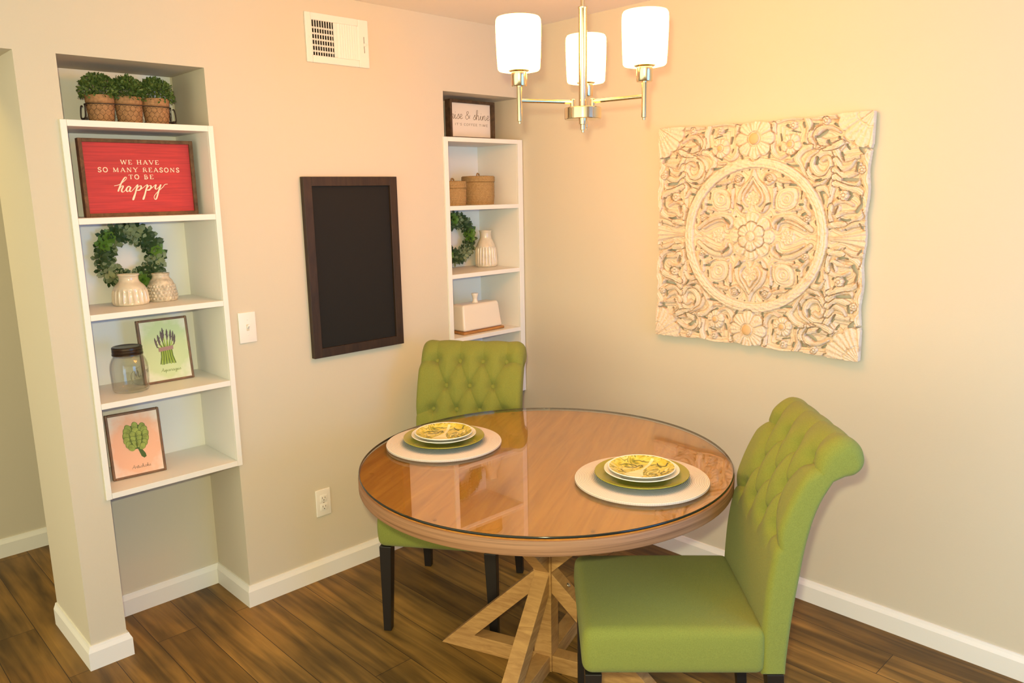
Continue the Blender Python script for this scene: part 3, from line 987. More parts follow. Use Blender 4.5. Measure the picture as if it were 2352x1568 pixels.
def carved_panel():
    t = thing('carved_wall_panel', 'large square whitewashed carved wood panel of scrolls and flowers on right wall', 'wall art',
              (-.004, -1.3054, 1.4546), R(-90))
    HW, HH = .4456, .442
    N = 620
    us = np.linspace(-1.025, 1.025, N)
    U, V = np.meshgrid(us, us, indexing='ij')
    A, B = np.abs(U), np.abs(V)
    a1 = np.abs(us[us.size//2:])
    nq = len(a1)
    QA, QB = np.meshgrid(a1, a1, indexing='ij')
    def seg(px, py, x0, y0, x1, y1):
        dx, dy = x1-x0, y1-y0
        l = dx*dx+dy*dy
        tt = np.clip(((px-x0)*dx+(py-y0)*dy)/l, 0, 1) if l > 1e-12 else 0*px
        return np.hypot(px-x0-tt*dx, py-y0-tt*dy), tt
    Hq = np.full_like(QA, .30)
    # soft background leaf grain
    rr = np.hypot(QA, QB)
    th = np.arctan2(QB, QA)
    Dm = np.full_like(QA, 9.)
    for pts, w0, w1 in STROKES:
        P = spline(pts, 5)
        for k in range(len(P)-1):
            d, _ = seg(QA, QB, P[k][0], P[k][1], P[k+1][0], P[k+1][1])
            Dm = np.minimum(Dm, d)
    Hq += .13*np.cos(Dm*175+.8*np.sin(14*QA)+.8*np.cos(13*QB))
    for pts, w0, w1 in STROKES:
        P = spline(pts, 6)
        n = len(P)-1
        best = np.full_like(QA, 9.)
        bt = np.zeros_like(QA)
        for k in range(n):
            d, tt = seg(QA, QB, P[k][0], P[k][1], P[k+1][0], P[k+1][1])
            mm = d < best
            best = np.where(mm, d, best)
            bt = np.where(mm, (k+tt)/n, bt)
        w = (w0+(w1-w0)*bt)*1.25*(.75+.5*np.sin(np.pi*np.clip(bt*.8+.15, 0, 1)))
        x = best/w
        prof = np.sqrt(np.clip(1-x*x, 0, 1))
        groove = 1-.34*np.exp(-((x-.30)/.12)**2)-.26*np.exp(-((x-.70)/.09)**2)
        h = (.38+.46*prof*groove)
        Hq = np.where(x < 1, np.maximum(Hq, h), np.where(x < 1.28, np.minimum(Hq, .20), Hq))
    # piercings
    hole = np.zeros_like(QA, bool)
    for (x0, y0, x1, y1, w) in HOLES:
        d, _ = seg(QA, QB, x0, y0, x1, y1)
        hole |= d < w*1.45
    # eye shaped leaves on the diagonals
    ex, ey = QA-.315, QB-.325
    eu, ev = (ex+ey)/1.414, (ex-ey)/1.414
    em = np.abs(eu)**1.6/.118**1.6+np.abs(ev)**1.6/.098**1.6
    inner = .62+.10*np.cos(em*11)
    er = np.hypot(ex, ey)
    inner = np.where(er < .058, .66+.12*np.cos(er/.058*13), inner)
    m = em < 1
    Hq = np.where(m, inner, np.where(em < 1.25, np.minimum(Hq, .25), Hq))
    hole &= ~m
    # filigree inside the pointed lobes
    for (fx, fy) in ((.0, .335), (.335, .0)):
        d = np.hypot(QA-fx, QB-fy)
        m = d < .062
        Hq = np.where(m, .50+.13*np.sin(9*np.arctan2(QB-fy, QA-fx))*np.cos(d/.062*9), Hq)
        hole &= ~m
    # ring
    ring = (rr > .600) & (rr < .682)
    x = (rr-.641)/.041
    hr = .70+.22*np.sqrt(np.clip(1-x*x, 0, 1))-.10*np.exp(-((np.abs(x)-.45)/.12)**2)+.03*np.sin(th*60+rr*160)
    Hq = np.where(ring, hr, Hq)
    edge = ((rr > .585) & (rr <= .600)) | ((rr >= .682) & (rr < .697))
    Hq = np.where(edge & ~hole, np.minimum(Hq, .20), Hq)
    hole &= ~ring
    def flower(cx, cy, Rr, n, core, ph=0., top=.82, sx=1., lines=3):
        nonlocal Hq, hole
        dx, dy = (QA-cx)/sx, QB-cy
        r_, t_ = np.hypot(dx, dy), np.arctan2(dy, dx)+ph
        lob = np.abs(np.cos(n*t_/2))
        bound = Rr*(.80+.20*lob**.6)
        m = r_ < bound
        q = r_/bound
        h = top-.22*np.abs(q-.55)-.22*np.exp(-(lob/.13)**2)+.055*np.cos(n*t_*lines)*np.clip(q*1.5-.3, 0, 1)
        h = np.where(q > .93, h-.12, h)
        h = np.where(r_ < core*1.25, top-.30, h)
        h = np.where(r_ < core, top-.12+.20*np.sqrt(np.clip(1-(r_/core)**2, 0, 1)), h)
        Hq = np.where(m, h, np.where((r_ < bound*1.09) & ~m, np.minimum(Hq, .22), Hq))
        hole &= ~m
    flower(0, 0, .212, 8, .05, 0, .80)
    flower(0, 0, .128, 6, .040, math.pi/6, .98)
    flower(0, .845, .178, 8, .052, 0, .90)
    flower(.330, .779, .088, 5, .030, .3, .86)
    flower(.795, .353, .042, 5, .014, .3, .80)
    flower(.344, .935, .034, 5, .012, .5, .78)
    flower(.62, .95, .034, 5, .012, .2, .78)
    flower(.93, .55, .034, 5, .012, .2, .78)
    flower(.15, .505, .030, 5, .012, .2, .76)
    flower(.50, .16, .030, 5, .012, .2, .76)
    # side tulips on the horizontal axis
    for (cx, cy, n) in ((.78, .0, 1),):
        x = np.clip((QA-.70)/.30, 0, 1)
        wid = .018+.062*x**1.5
        m = (QA > .70) & (QB < wid)
        Hq = np.where(m, .62+.14*np.cos(QB/wid*9)-.10*(QB/wid)**2, Hq)
        hole &= ~m
    # corner shells
    dx, dy = 1.02-QA, 1.02-QB
    r_, t_ = np.hypot(dx, dy), np.arctan2(dy, dx)
    lob = np.abs(np.cos(t_*8))
    bound = .315*(.90+.10*lob**.5)
    m = r_ < bound
    q = r_/bound
    h = .80-.20*np.abs(q-.5)-.16*np.exp(-(np.abs(np.sin(t_*4+.785))/.12)**2)+.05*np.cos(t_*36)
    h = np.where((q > .46) & (q < .52), h-.16, h)
    Hq = np.where(m, h, np.where((r_ < bound*1.05) & ~m, np.minimum(Hq, .22), Hq))
    hole &= ~m
    # outline with shallow scallops
    wav = .988+.007*np.cos(QB*17)
    wav2 = .988+.007*np.cos(QA*17+1)
    shell = (QA > .74) & (QB > .74)
    out = ((QA > wav) | (QB > wav2)) & ~(shell & (QA < 1.0) & (QB < 1.0))
    # mirror the quadrant
    full = np.concatenate([Hq[::-1], Hq], 0)[:N]
    full = np.concatenate([full[:, ::-1], full], 1)[:, :N]
    gone = hole | out
    gone = np.concatenate([gone[::-1], gone], 0)[:N]
    gone = np.concatenate([gone[:, ::-1], gone], 1)[:, :N]
    n_ = full.shape[0]
    # small irregularities of hand carving
    nz = rng.rand(n_, n_)
    for _ in range(3):
        nz = (nz+np.roll(nz, 1, 0)+np.roll(nz, -1, 0)+np.roll(nz, 1, 1)+np.roll(nz, -1, 1))/5
    full = full+(nz-.5)*.25
    g = np.linspace(-1.025, 1.025, n_)
    X, Z = np.meshgrid(g*HW, g*HH, indexing='ij')
    Y = -(.010+.026*np.clip(full, 0, 1.1))
    idx = np.arange(n_*n_).reshape(n_, n_)
    keep = ~(gone[:-1, :-1] | gone[1:, :-1] | gone[1:, 1:] | gone[:-1, 1:])
    # round off the cut edges
    pk = np.zeros((n_+1, n_+1), int)
    pk[1:n_, 1:n_] = keep
    cnt = pk[:-1, :-1]+pk[1:, :-1]+pk[1:, 1:]+pk[:-1, 1:]
    B = ((cnt > 0) & (cnt < 4)).astype(float)
    for _ in range(7):
        Bp = np.pad(B, 1)
        ws = Bp[:-2, 1:-1]+Bp[2:, 1:-1]+Bp[1:-1, :-2]+Bp[1:-1, 2:]
        for Q in (X, Z):
            q_ = np.pad(Q*B, 1)
            av = (q_[:-2, 1:-1]+q_[2:, 1:-1]+q_[1:-1, :-2]+q_[1:-1, 2:])/np.maximum(ws, 1)
            Q[...] = np.where((B > 0) & (ws > 1), .5*Q+.5*av, Q)
    verts = np.stack([X, Y, Z], -1).reshape(-1, 3)
    i0, j0 = np.where(keep)
    quads = np.stack([idx[i0, j0], idx[i0+1, j0], idx[i0+1, j0+1], idx[i0, j0+1]], 1)
    # side walls of every piercing and of the outline
    off = n_*n_
    back = verts.copy()
    back[:, 1] = -.006
    pad = np.zeros((n_+1, n_+1), bool)
    pad[1:n_, 1:n_] = keep
    walls = []
    for (di, dj, a, b) in ((-1, 0, (0, 0), (0, 1)), (1, 0, (1, 1), (1, 0)), (0, -1, (1, 0), (0, 0)), (0, 1, (0, 1), (1, 1))):
        nb = pad[1+di:n_+di, 1+dj:n_+dj]
        ii, jj = np.where(keep & ~nb)
        p, q_ = idx[ii+a[0], jj+a[1]], idx[ii+b[0], jj+b[1]]
        walls.append(np.stack([p, q_, q_+off, p+off], 1))
    F = np.concatenate([quads]+walls, 0)
    allv = np.concatenate([verts, back], 0)
    used = np.unique(F)
    remap = np.full(len(allv), -1)
    remap[used] = np.arange(len(used))
    allv, F = allv[used], remap[F]
    me = bpy.data.meshes.new('carved_relief')
    me.vertices.add(len(allv))
    me.vertices.foreach_set('co', allv.astype(np.float32).ravel())
    me.loops.add(F.size)
    me.loops.foreach_set('vertex_index', F.astype(np.int32).ravel())
    me.polygons.add(len(F))
    me.polygons.foreach_set('loop_start', np.arange(0, F.size, 4, dtype=np.int32))
    me.polygons.foreach_set('loop_total', np.full(len(F), 4, np.int32))
    me.update()
    me.validate()
    me.polygons.foreach_set('use_smooth', [True]*len(me.polygons))
    me.set_sharp_from_angle(angle=R(60))
    me.materials.append(M['carve'])
    o = bpy.data.objects.new('carved_relief', me)
    COL.objects.link(o)
    o.parent = t
    # bare flower hearts
    for s in (1, -1):
        c = MB().sphere((0, -.035, s*.845*HH), .021, 1, .30, 1, 20, 10)
        c.build('flower_heart', M['carvecore'], t, smooth=60)
        for sx in (1, -1):
            c = MB().sphere((sx*.330*HW, -.0325, s*.779*HH), .0105, 1, .35, 1, 14, 8)
            c.build('flower_heart', M['carvecore'], t, smooth=60)
carved_panel()

# ------------------------------------------------------------------ dining table
TX, TY = -1.056, -1.147
tb = thing('round_dining_table', 'round weathered oak pedestal dining table with crossed braces', 'table', (TX, TY, 0))
TR = .614
top = MB().lathe([(.30, .7135), (TR-.006, .7135), (TR-.0015, .715), (TR, .718), (TR, .7535), (TR-.0015, .756), (TR-.005, .7575), (.25, .7575), (.001, .7575)], 128)
top.build('tabletop_rim', M['oakrim'], tb, smooth=35)
MB().lathe([(TR-.0065, .7570), (TR-.0065, .7581), (.001, .7581)], 128).build('tabletop', M['oaktop'], tb, smooth=30)
A0 = R(20)
PWH = .0325
post = MB()
ca, sa = math.cos(A0), math.sin(A0)
def rot(x, y):
    return (x*ca-y*sa, x*sa+y*ca)
def rb(x0, x1, y0, y1):
    return [rot(x0, y0), rot(x1, y0), rot(x1, y1), rot(x0, y1)]
q = rb(-PWH, PWH, -PWH, PWH)
post.hexa([(*p, .0) for p in q], [(*p, .7135) for p in q])
post.build('center_post', M['oakleg'], tb, bevel=.002)
for k in range(4):
    a = A0+k*math.pi/2
    ux, uy = math.cos(a), math.sin(a)
    vx, vy = -uy, ux
    hw = .0265
    def P(r, s, z):
        return (ux*r+vx*s, uy*r+vy*s, z)
    # foot on the floor, its tip cut in line with the brace
    f = MB()
    f.hexa([P(PWH, -hw, 0), P(.415, -hw, 0), P(.415, hw, 0), P(PWH, hw, 0)],
           [P(PWH, -hw, .060), P(.353, -hw, .060), P(.353, hw, .060), P(PWH, hw, .060)])
    f.build('floor_foot', M['oakleg'], tb, bevel=.0015)
    # lower brace, post to foot
    b = MB()
    z1, z0 = .368, .060
    b.hexa([P(.275, -hw, z0), P(.353, -hw, z0), P(.353, hw, z0), P(.275, hw, z0)],
           [P(PWH, -hw, z1-.072), P(PWH, -hw, z1), P(PWH, hw, z1), P(PWH, hw, z1-.072)])
    br = b.build('lower_brace', M['oakleg'], tb, bevel=.0015)
    if k in (1, 2):
        bo = None
    else:
        bo = MB().sphere((0, 0, 0), .008, 1, 1, .45, 14, 8).build('bolt', M['bolt'], br, smooth=60)
        bo.location = P(.085, 0, .3255)
        bo.rotation_euler = Vector((ux*.69, uy*.69, .72)).to_track_quat('Z', 'X').to_euler()
    # upper brace, post to table top
    b = MB()
    z0 = .372
    b.hexa([P(PWH, -hw, z0), P(PWH, hw, z0), P(PWH, hw, z0+.072), P(PWH, -hw, z0+.072)],
           [P(.385, -hw, .7135), P(.385, hw, .7135), P(.307, hw, .7135), P(.307, -hw, .7135)])
    b.build('upper_brace', M['oakleg'], tb, bevel=.0015)
gt = MB().lathe([(.001, .7625), (TR-.0045, .7625), (TR-.0045, .7700), (.001, .7700)], 128)
gt = gt.build('glass_tabletop', M['glass'], None, smooth=35)
gt.location = (TX, TY, 0)
tag(gt, 'clear round glass sheet lying over the oak table top', 'glass top')
MB().lathe([(TR-.0044, .7626), (TR-.0025, .7632), (TR-.0018, .7650), (TR-.0018, .7675), (TR-.0025, .7693), (TR-.0044, .7699)], 128, cap0=False, cap1=False).build('polished_edge', M['glassedge'], gt, smooth=60)
for k in range(8):
    a = k*math.pi/4+.2
    MB().lathe([(.006, .7581), (.006, .7625)], 12, math.cos(a)*.57, math.sin(a)*.57).build('bumper', M['glass'], gt)

# ------------------------------------------------------------------ tufted chairs
CW = .455
FRONT = [(.482, .345), (.479, .42), (.480, .50), (.486, .60), (.498, .68), (.516, .76), (.541, .84), (.569, .905), (.599, .962), (.626, 1.004),
         (.656, 1.029), (.689, 1.025), (.715, 1.000), (.724, .969), (.717, .944), (.697, .926), (.672, .920)]
REAR = [(.645, .905), (.620, .855), (.601, .80), (.584, .72), (.573, .64), (.563, .56), (.554, .466), (.546, .345)]
FRONT = [(a, z if z < .75 else .75+(z-.75)*.925) for (a, z) in FRONT]
REAR = [(a, z if z < .75 else .75+(z-.75)*.925) for (a, z) in REAR]
def resample(P, n):
    P = np.array(P)
    d = np.concatenate([[0], np.cumsum(np.hypot(*np.diff(P, axis=0).T))])
    tt = np.linspace(0, d[-1], n)
    return np.stack([np.interp(tt, d, P[:, 0]), np.interp(tt, d, P[:, 1])], 1), tt
def backrest_mesh():
    fp, fl = resample(spline(FRONT, 10), 300)
    rp, _ = resample(spline(REAR, 6), 26)
    loop = np.concatenate([fp, rp])
    nf, n = len(fp), len(loop)
    tan = np.roll(loop, -1, 0)-np.roll(loop, 1, 0)
    tan /= np.linalg.norm(tan, axis=1)[:, None]+1e-9
    nor = np.stack([-tan[:, 1], tan[:, 0]], 1)      # outward on the front side
    for k in range(2):                               # keep the normals calm at the sharp corners
        nor = (np.roll(nor, 1, 0)+2*nor+np.roll(nor, -1, 0))/4
    def Lz(z):
        return float(np.interp(z, fp[:int(np.argmax(fp[:, 1])), 1], fl[:int(np.argmax(fp[:, 1]))]))
    L1, L2, L3 = Lz(.942), Lz(.842), Lz(.742)
    btn = [(x, L1) for x in (-.154, -.0515, .0515, .154)]+[(x, L2) for x in (-.103, 0, .103)]+[(x, L3) for x in (-.154, -.0515, .0515, .154)]
    segs = []
    for i in range(3):
        for (p, q_) in ((btn[i], btn[4+i]), (btn[i+1], btn[4+i]), (btn[7+i], btn[4+i]), (btn[8+i], btn[4+i])):
            segs.append((p, q_))
    Lend = fl[-1]
    for i in range(4):
        segs.append((btn[i], (btn[i][0]*1.02, Lend)))
        segs.append((btn[7+i], (btn[7+i][0]*.98, L3-.055)))
    for i, s in ((0, -1), (3, 1)):
        segs.append((btn[i], (s*CW/2, L1-.012)))
        segs.append((btn[7+i], (s*CW/2, L3-.03)))
    segs.append((btn[4], (-CW/2, L2+.005)))
    segs.append((btn[6], (CW/2, L2+.005)))
    segs = segs[:-2]
    nx = 190
    r = .020
    tt = np.linspace(0, 1, nx)
    xs = np.concatenate([-CW/2+r*(1-np.cos(np.linspace(0, math.pi/2, 7)))[:-1], np.linspace(-CW/2+r, CW/2-r, nx-12), CW/2-r*(1-np.cos(np.linspace(math.pi/2, 0, 7)))[1:]])
    nx = len(xs)
    XX, LL = np.meshgrid(xs, fl, indexing='ij')
    dl = np.full_like(XX, 9.)
    for (p, q_) in segs:
        ax, ay = p
        bx, by = q_
        dx, dy = bx-ax, by-ay
        t_ = np.clip(((XX-ax)*dx+(LL-ay)*dy)/(dx*dx+dy*dy), 0, 1)
        dl = np.minimum(dl, np.hypot(XX-ax-t_*dx, LL-ay-t_*dy))
    db = np.full_like(XX, 9.)
    for p in btn:
        db = np.minimum(db, np.hypot(XX-p[0], LL-p[1]))
    H = -.0065*np.exp(-dl/.0042)-.0105*np.exp(-(dl/.026)**2)-.022*np.exp(-(db/.022)**2)
    fade = np.clip((LL-(L3-.07))/.06, 0, 1)*(.25+.75*np.clip((L1+.085-LL)/.06, 0, 1))
    H = H*fade+.0075*fade
    vs = np.zeros((nx, n, 3))
    cent = loop.mean(0)
    for i, x in enumerate(xs):
        e = min(x+CW/2, CW/2-x)
        rk = r+.022*np.clip((loop[:, 1]-.90)/.06, 0, 1)
        ins = rk-np.sqrt(np.maximum(0, rk*rk-(rk-np.minimum(e, rk))**2))
        P = loop-nor*(ins*.85)[:, None]
        P[:nf] += nor[:nf]*H[i][:, None]
        vs[i, :, 0] = x
        vs[i, :, 1:] = P
    V = vs.reshape(-1, 3)
    F = []
    for i in range(nx-1):
        for k in range(n):
            kk = (k+1) % n
            F.append((i*n+k, i*n+kk, (i+1)*n+kk, (i+1)*n+k))
    # end caps: a strip between front and rear up to the neck, a fan inside the scroll
    kf = int(np.argmin(np.abs(fp[:, 1]-.885)+10*(fp[:, 0] > .62)))
    nr = n-nf
    V = list(map(tuple, V))
    for end in (0, nx-1):
        o_ = end*n
        ring = list(range(kf, nf))+[nf]
        x_ = xs[end]
        ci = len(V)
        V.append((x_, .655, .75+(.962-.75)*.925))
        for a_, b_ in zip(ring, ring[1:]+ring[:1]):
            F.append((ci, o_+a_, o_+b_))
        for q in range(120):
            f0, f1 = int(round(kf*(1-q/120))), int(round(kf*(1-(q+1)/120)))
            r0, r1 = nf+int(round((nr-1)*q/120)), nf+int(round((nr-1)*(q+1)/120))
            poly_ = [o_+f0, o_+r0]
            if r1 != r0:
                poly_.append(o_+r1)
            if f1 != f0:
                poly_.append(o_+f1)
            if len(poly_) > 2:
                F.append(tuple(poly_))
    mb = MB()
    mb.add(V, F)
    pts = []
    for (x, l) in btn:
        i = int(np.argmin(np.abs(xs-x)))
        k = int(np.argmin(np.abs(fl-l)))
        pts.append((vs[i, k], nor[k]))
    return mb, pts
def make_chair(label, loc, rz):
    t = thing('dining_chair', label, 'chair', (*loc, 0), rz, 'green tufted dining chairs')
    def dome(p):
        u = (p.x)/(CW/2)
        v = (p.y-.245)/.245
        k = max(0, 1-u*u)*max(0, 1-v*v)
        top = (p.z-.345)/.14
        bulge = .006*math.sin(math.pi*min(max(top, 0), 1))
        y = p.y-(bulge if p.y < .05 else 0)
        return (p.x*(1+.02*math.sin(math.pi*min(max(top, 0), 1))), y, p.z+(.012*k if top > .5 else 0))
    MB().rbox(-CW/2, CW/2, 0, .492, .345, .482, .026, 5, dome, 10).build('seat', M['fabric'], t, smooth=70)
    mb, pts = backrest_mesh()
    b = mb.build('backrest', M['fabric'], t, smooth=55)
    for (p, n) in pts:
        o = MB().sphere((0, 0, 0), .0105, 1, 1, .6, 16, 10).build('button', M['fabric'], b, smooth=70)
        o.location = (p[0], p[1]+n[0]*.004, p[2]+n[1]*.004)
        o.rotation_euler = Vector((0, n[0], n[1])).to_track_quat('Z', 'X').to_euler()
    for sx in (-1, 1):
        w0, w1 = .046, .030
        x = sx*(CW/2-.003)
        def corners(w, y, yy, z):
            a, c = (x-w, x) if sx > 0 else (x, x+w)
            return [(a, y, z), (c, y, z), (c, yy, z), (a, yy, z)]
        MB().hexa(corners(w1, .006, .006+w1, 0), corners(w0, .004, .004+w0, .347)).build('leg', M['legwood'], t, bevel=.002)
        MB().hexa(corners(w1, .535, .535+w1, 0), corners(w0, .495, .495+w0, .347)).build('leg', M['legwood'], t, bevel=.002)
    return t
ch = make_chair('green tufted chair at the back, facing the camera, seat tucked under the table', (-1.207, -.734), R(-55))
c2 = copy_tree(ch)
c2.location = (-1.2367, -1.4567, 0)
c2.rotation_euler = (0, 0, R(224.1))
c2['label'] = 'green tufted chair at the right front seen from the side, whole seat visible'

# ------------------------------------------------------------------ place settings
def pattern_inlay(mb_pale, mb_sw, Rr, z):
    """print on the plate: a pale wedge with a stem and dark curls, thin glaze just above the surface"""
    def flat(mb, pts, w):
        P = spline([(p[0]*Rr, p[1]*Rr) for p in pts], 5)
        m = len(P)
        vs, fs = [], []
        for k in range(m):
            a, b = P[max(k-1, 0)], P[min(k+1, m-1)]
            tx, ty = b[0]-a[0], b[1]-a[1]
            l = math.hypot(tx, ty)+1e-9
            for d in (1, -1):
                vs.append((P[k][0]-ty/l*w*d, P[k][1]+tx/l*w*d, z(P[k])+.0004+2e-6*k))
        for k in range(m-1):
            fs.append((2*k, 2*k+1, 2*k+3, 2*k+2))
        mb.add(vs, fs)
    flat(mb_pale, [(.0, -.05), (.06, .35), (.10, .90)], Rr*.05)
    vs = [(x*Rr, y*Rr) for (x, y) in ((-.08, .02), (-.18, -.15), (-.40, -.45), (-.36, -.66), (-.05, -.78), (.18, -.72), (.20, -.5), (.10, -.2), (.06, .02))]
    mb_pale.add([(0*Rr, -.3*Rr, z((0, -.3*Rr)))]+[(p[0], p[1], z(p)) for p in vs], [(0, i+1, (i+1) % len(vs)+1) for i in range(len(vs))])
    for pts in ([(-.75, .1), (-.6, .32), (-.35, .36), (-.22, .22), (-.40, .10), (-.6, .12)], [(-.22, .30), (-.14, .42), (-.06, .30), (-.14, .22)],
                [(.3, .70), (.42, .52), (.62, .50), (.66, .66)], [(.72, .1), (.62, -.05), (.76, -.18), (.86, -.05)],
                [(.3, -.30), (.45, -.18), (.60, -.30), (.45, -.44)], [(-.62, -.2), (-.5, -.32), (-.62, -.48)], [(-.45, .62), (-.3, .72), (-.15, .68)]):
        mb_sw.append(MB())
        flat(mb_sw[-1], pts, Rr*.018)
def setting(cx, cy, rz, where):
    zt = .7700
    o = MB().lathe([(.001, 0), (.200, 0), (.2035, .002), (.2045, .005), (.203, .0085), (.199, .0095), (.001, .0095)], 96).build('placemat', M['placemat'], None, smooth=50)
    o.location = (cx, cy, zt)
    tag(o, 'round white woven placemat at the place setting '+where, 'placemat', 'woven placemats')
    z1 = zt+.0096
    def plate(name, Rr, foot, rim, z, m, label, cat, group, n=72):
        th = .0035
        prof = [(.001, 0), (foot-.004, 0), (foot, .001), (foot+.004, .004), (Rr*.72, rim*.42), (Rr*.93, rim*.86), (Rr-.001, rim-.0005), (Rr, rim+.001), (Rr-.001, rim+th*.8),
                (Rr*.93, rim*.86+th), (Rr*.72, rim*.42+th), (foot, .004+th), (.001, .004+th)]
        p = MB().lathe(prof, n).build(name, m, None, smooth=50)
        p.location = (cx, cy, z)
        p.rotation_euler = (0, 0, rz)
        tag(p, label, cat, group)
        return p
    plate('charger_plate', .1435, .095, .018, z1, M['charger'], 'olive green dinner plate under white plate at the setting '+where, 'plate', 'green dinner plates')
    z2 = z1+.0080
    plate('salad_plate', .1145, .066, .0205, z2, M['white'], 'plain white plate between green and patterned plates '+where, 'plate', 'white salad plates')
    z3 = z2+.0080
    t = thing('patterned_plate', 'small yellow and green patterned plate topping the stack '+where, 'plate', (cx, cy, z3), rz, 'patterned top plates')
    Rr, foot, rim, th = .1030, .058, .0200, .0035
    prof = [(.001, 0), (foot-.004, 0), (foot, .001), (foot+.004, .004), (Rr*.75, rim*.42), (Rr*.93, rim*.86), (Rr-.001, rim-.0005), (Rr, rim+.001), (Rr-.001, rim+th*.8), (Rr*.955, rim*.90+th)]
    MB().lathe(prof, 72, cap1=False).build('plate_body', M['white'], t, smooth=50)
    def zf(p):
        r = math.hypot(p[0], p[1])
        return float(np.interp(r, [0, foot, Rr*.75, Rr*.93, Rr*.955], [.004+th, .004+th, rim*.42+th, rim*.86+th, rim*.90+th]))
    MB().lathe([(r, zf((r, 0))) for r in (Rr*.955, Rr*.93, Rr*.85, Rr*.75, foot, .03, .001)], 72, cap0=False).build('printed_face', M['pattern'], t, smooth=50)
    a, b = MB(), []
    pattern_inlay(a, b, Rr*.94, lambda p: zf(p)+.0005)
    a.build('pale_motif', M['pale'], t)
    for c in b:
        c.build('dark_curl', M['swirl'], t)
setting(-1.192, -.785, R(-46), 'by the back chair')
setting(-1.008, -1.511, R(-70), 'by the right front chair')

# ------------------------------------------------------------------ chandelier
def chandelier():
    X, Y = -1.019, -1.287
    t = thing('chandelier', 'brushed nickel chandelier with three glowing white glass shades hanging from the ceiling', 'chandelier', (X, Y, 0))
    MB().lathe([(.001, ZC-.03), (.03, ZC-.03), (.06, ZC-.018), (.065, ZC-.0005), (.001, ZC-.0005)], 40).build('ceiling_canopy', M['nickel'], t, smooth=40)
    MB().lathe([(.0068, 2.160), (.0068, ZC-.025)], 20).build('rod', M['nickel'], t, smooth=40)
    MB().lathe([(.001, 1.886), (.0125, 1.887), (.0125, 2.163), (.0140, 2.165), (.0140, 2.170), (.0075, 2.172), (.001, 2.172)], 28).build('sleeve', M['nickel'], t, smooth=40)
    MB().lathe([(.001, 1.853), (.053, 1.853), (.055, 1.855), (.055, 1.885), (.053, 1.887), (.020, 1.888), (.001, 1.888)], 48).build('hub', M['nickel'], t, smooth=40)
    MB().lathe([(.001, 1.814), (.0045, 1.815), (.0045, 1.822), (.0085, 1.823), (.0085, 1.838), (.0125, 1.839), (.0125, 1.8535), (.001, 1.8535)], 28).build('finial', M['nickel'], t, smooth=40)
    for k in range(3):
        a = R(38+120*k)
        ux, uy = math.cos(a), math.sin(a)
        ex, ey = .205*ux, .205*uy
        MB().tube([(ux*.036, uy*.036, 1.902), (ex, ey, 1.902)], .0055, 14).build('arm', M['nickel'], t, smooth=40)
        MB().lathe([(.0055, 1.886), (.0075, 1.888), (.0075, 1.9085), (.0055, 1.910)], 18, ux*.034, uy*.034).build('arm_socket', M['nickel'], t, smooth=40)
        MB().lathe([(.001, 1.837), (.0045, 1.8375), (.0045, 1.8435), (.0078, 1.8445), (.0078, 1.945)], 22, ex, ey).build('arm_post', M['nickel'], t, smooth=40)
        MB().lathe([(.001, 1.940), (.021, 1.941), (.0225, 1.943), (.0225, 1.980), (.030, 1.984), (.030, 1.986), (.001, 1.986)], 32, ex, ey).build('socket_cup', M['nickel'], t, smooth=40)
        pr = [(.024, 1.987), (.050, 1.983), (.057, 1.9845), (.0605, 1.989), (.0625, 2.02), (.0645, 2.08), (.0648, 2.108), (.0638, 2.121), (.0605, 2.127),
              (.0575, 2.125), (.0605, 2.110), (.0600, 2.06), (.0575, 1.992), (.024, 1.990)]
        MB().lathe(pr, 48, ex, ey, cap0=False, cap1=False).build('glass_shade', M['shade'], t, smooth=50)
chandelier()

# ------------------------------------------------------------------ things on the left shelves
def leaf_mesh(mb, c, d, n, l, w, bend=.25):
    """one pointed leaf from c along d, its face towards n"""
    d = Vector(d).normalized()
    n = Vector(n)
    s = d.cross(n)
    if s.length < 1e-4:
        s = d.orthogonal()
    s.normalize()
    n = s.cross(d).normalized()
    c = Vector(c)
    vs = [c, c+d*l*.35+s*w*.42+n*l*.02, c+d*l*.35-s*w*.42+n*l*.02, c+d*l*.72+s*w*.5-n*bend*l*.15, c+d*l*.72-s*w*.5-n*bend*l*.15,
          c+d*l-n*bend*l*.45, c+d*l*.4-n*l*.05, c+d*l*.72-n*(bend*l*.15+.06*l)]
    mb.add(vs, [(0, 1, 6), (0, 6, 2), (1, 3, 7, 6), (2, 6, 7, 4), (3, 5, 7), (4, 7, 5)])

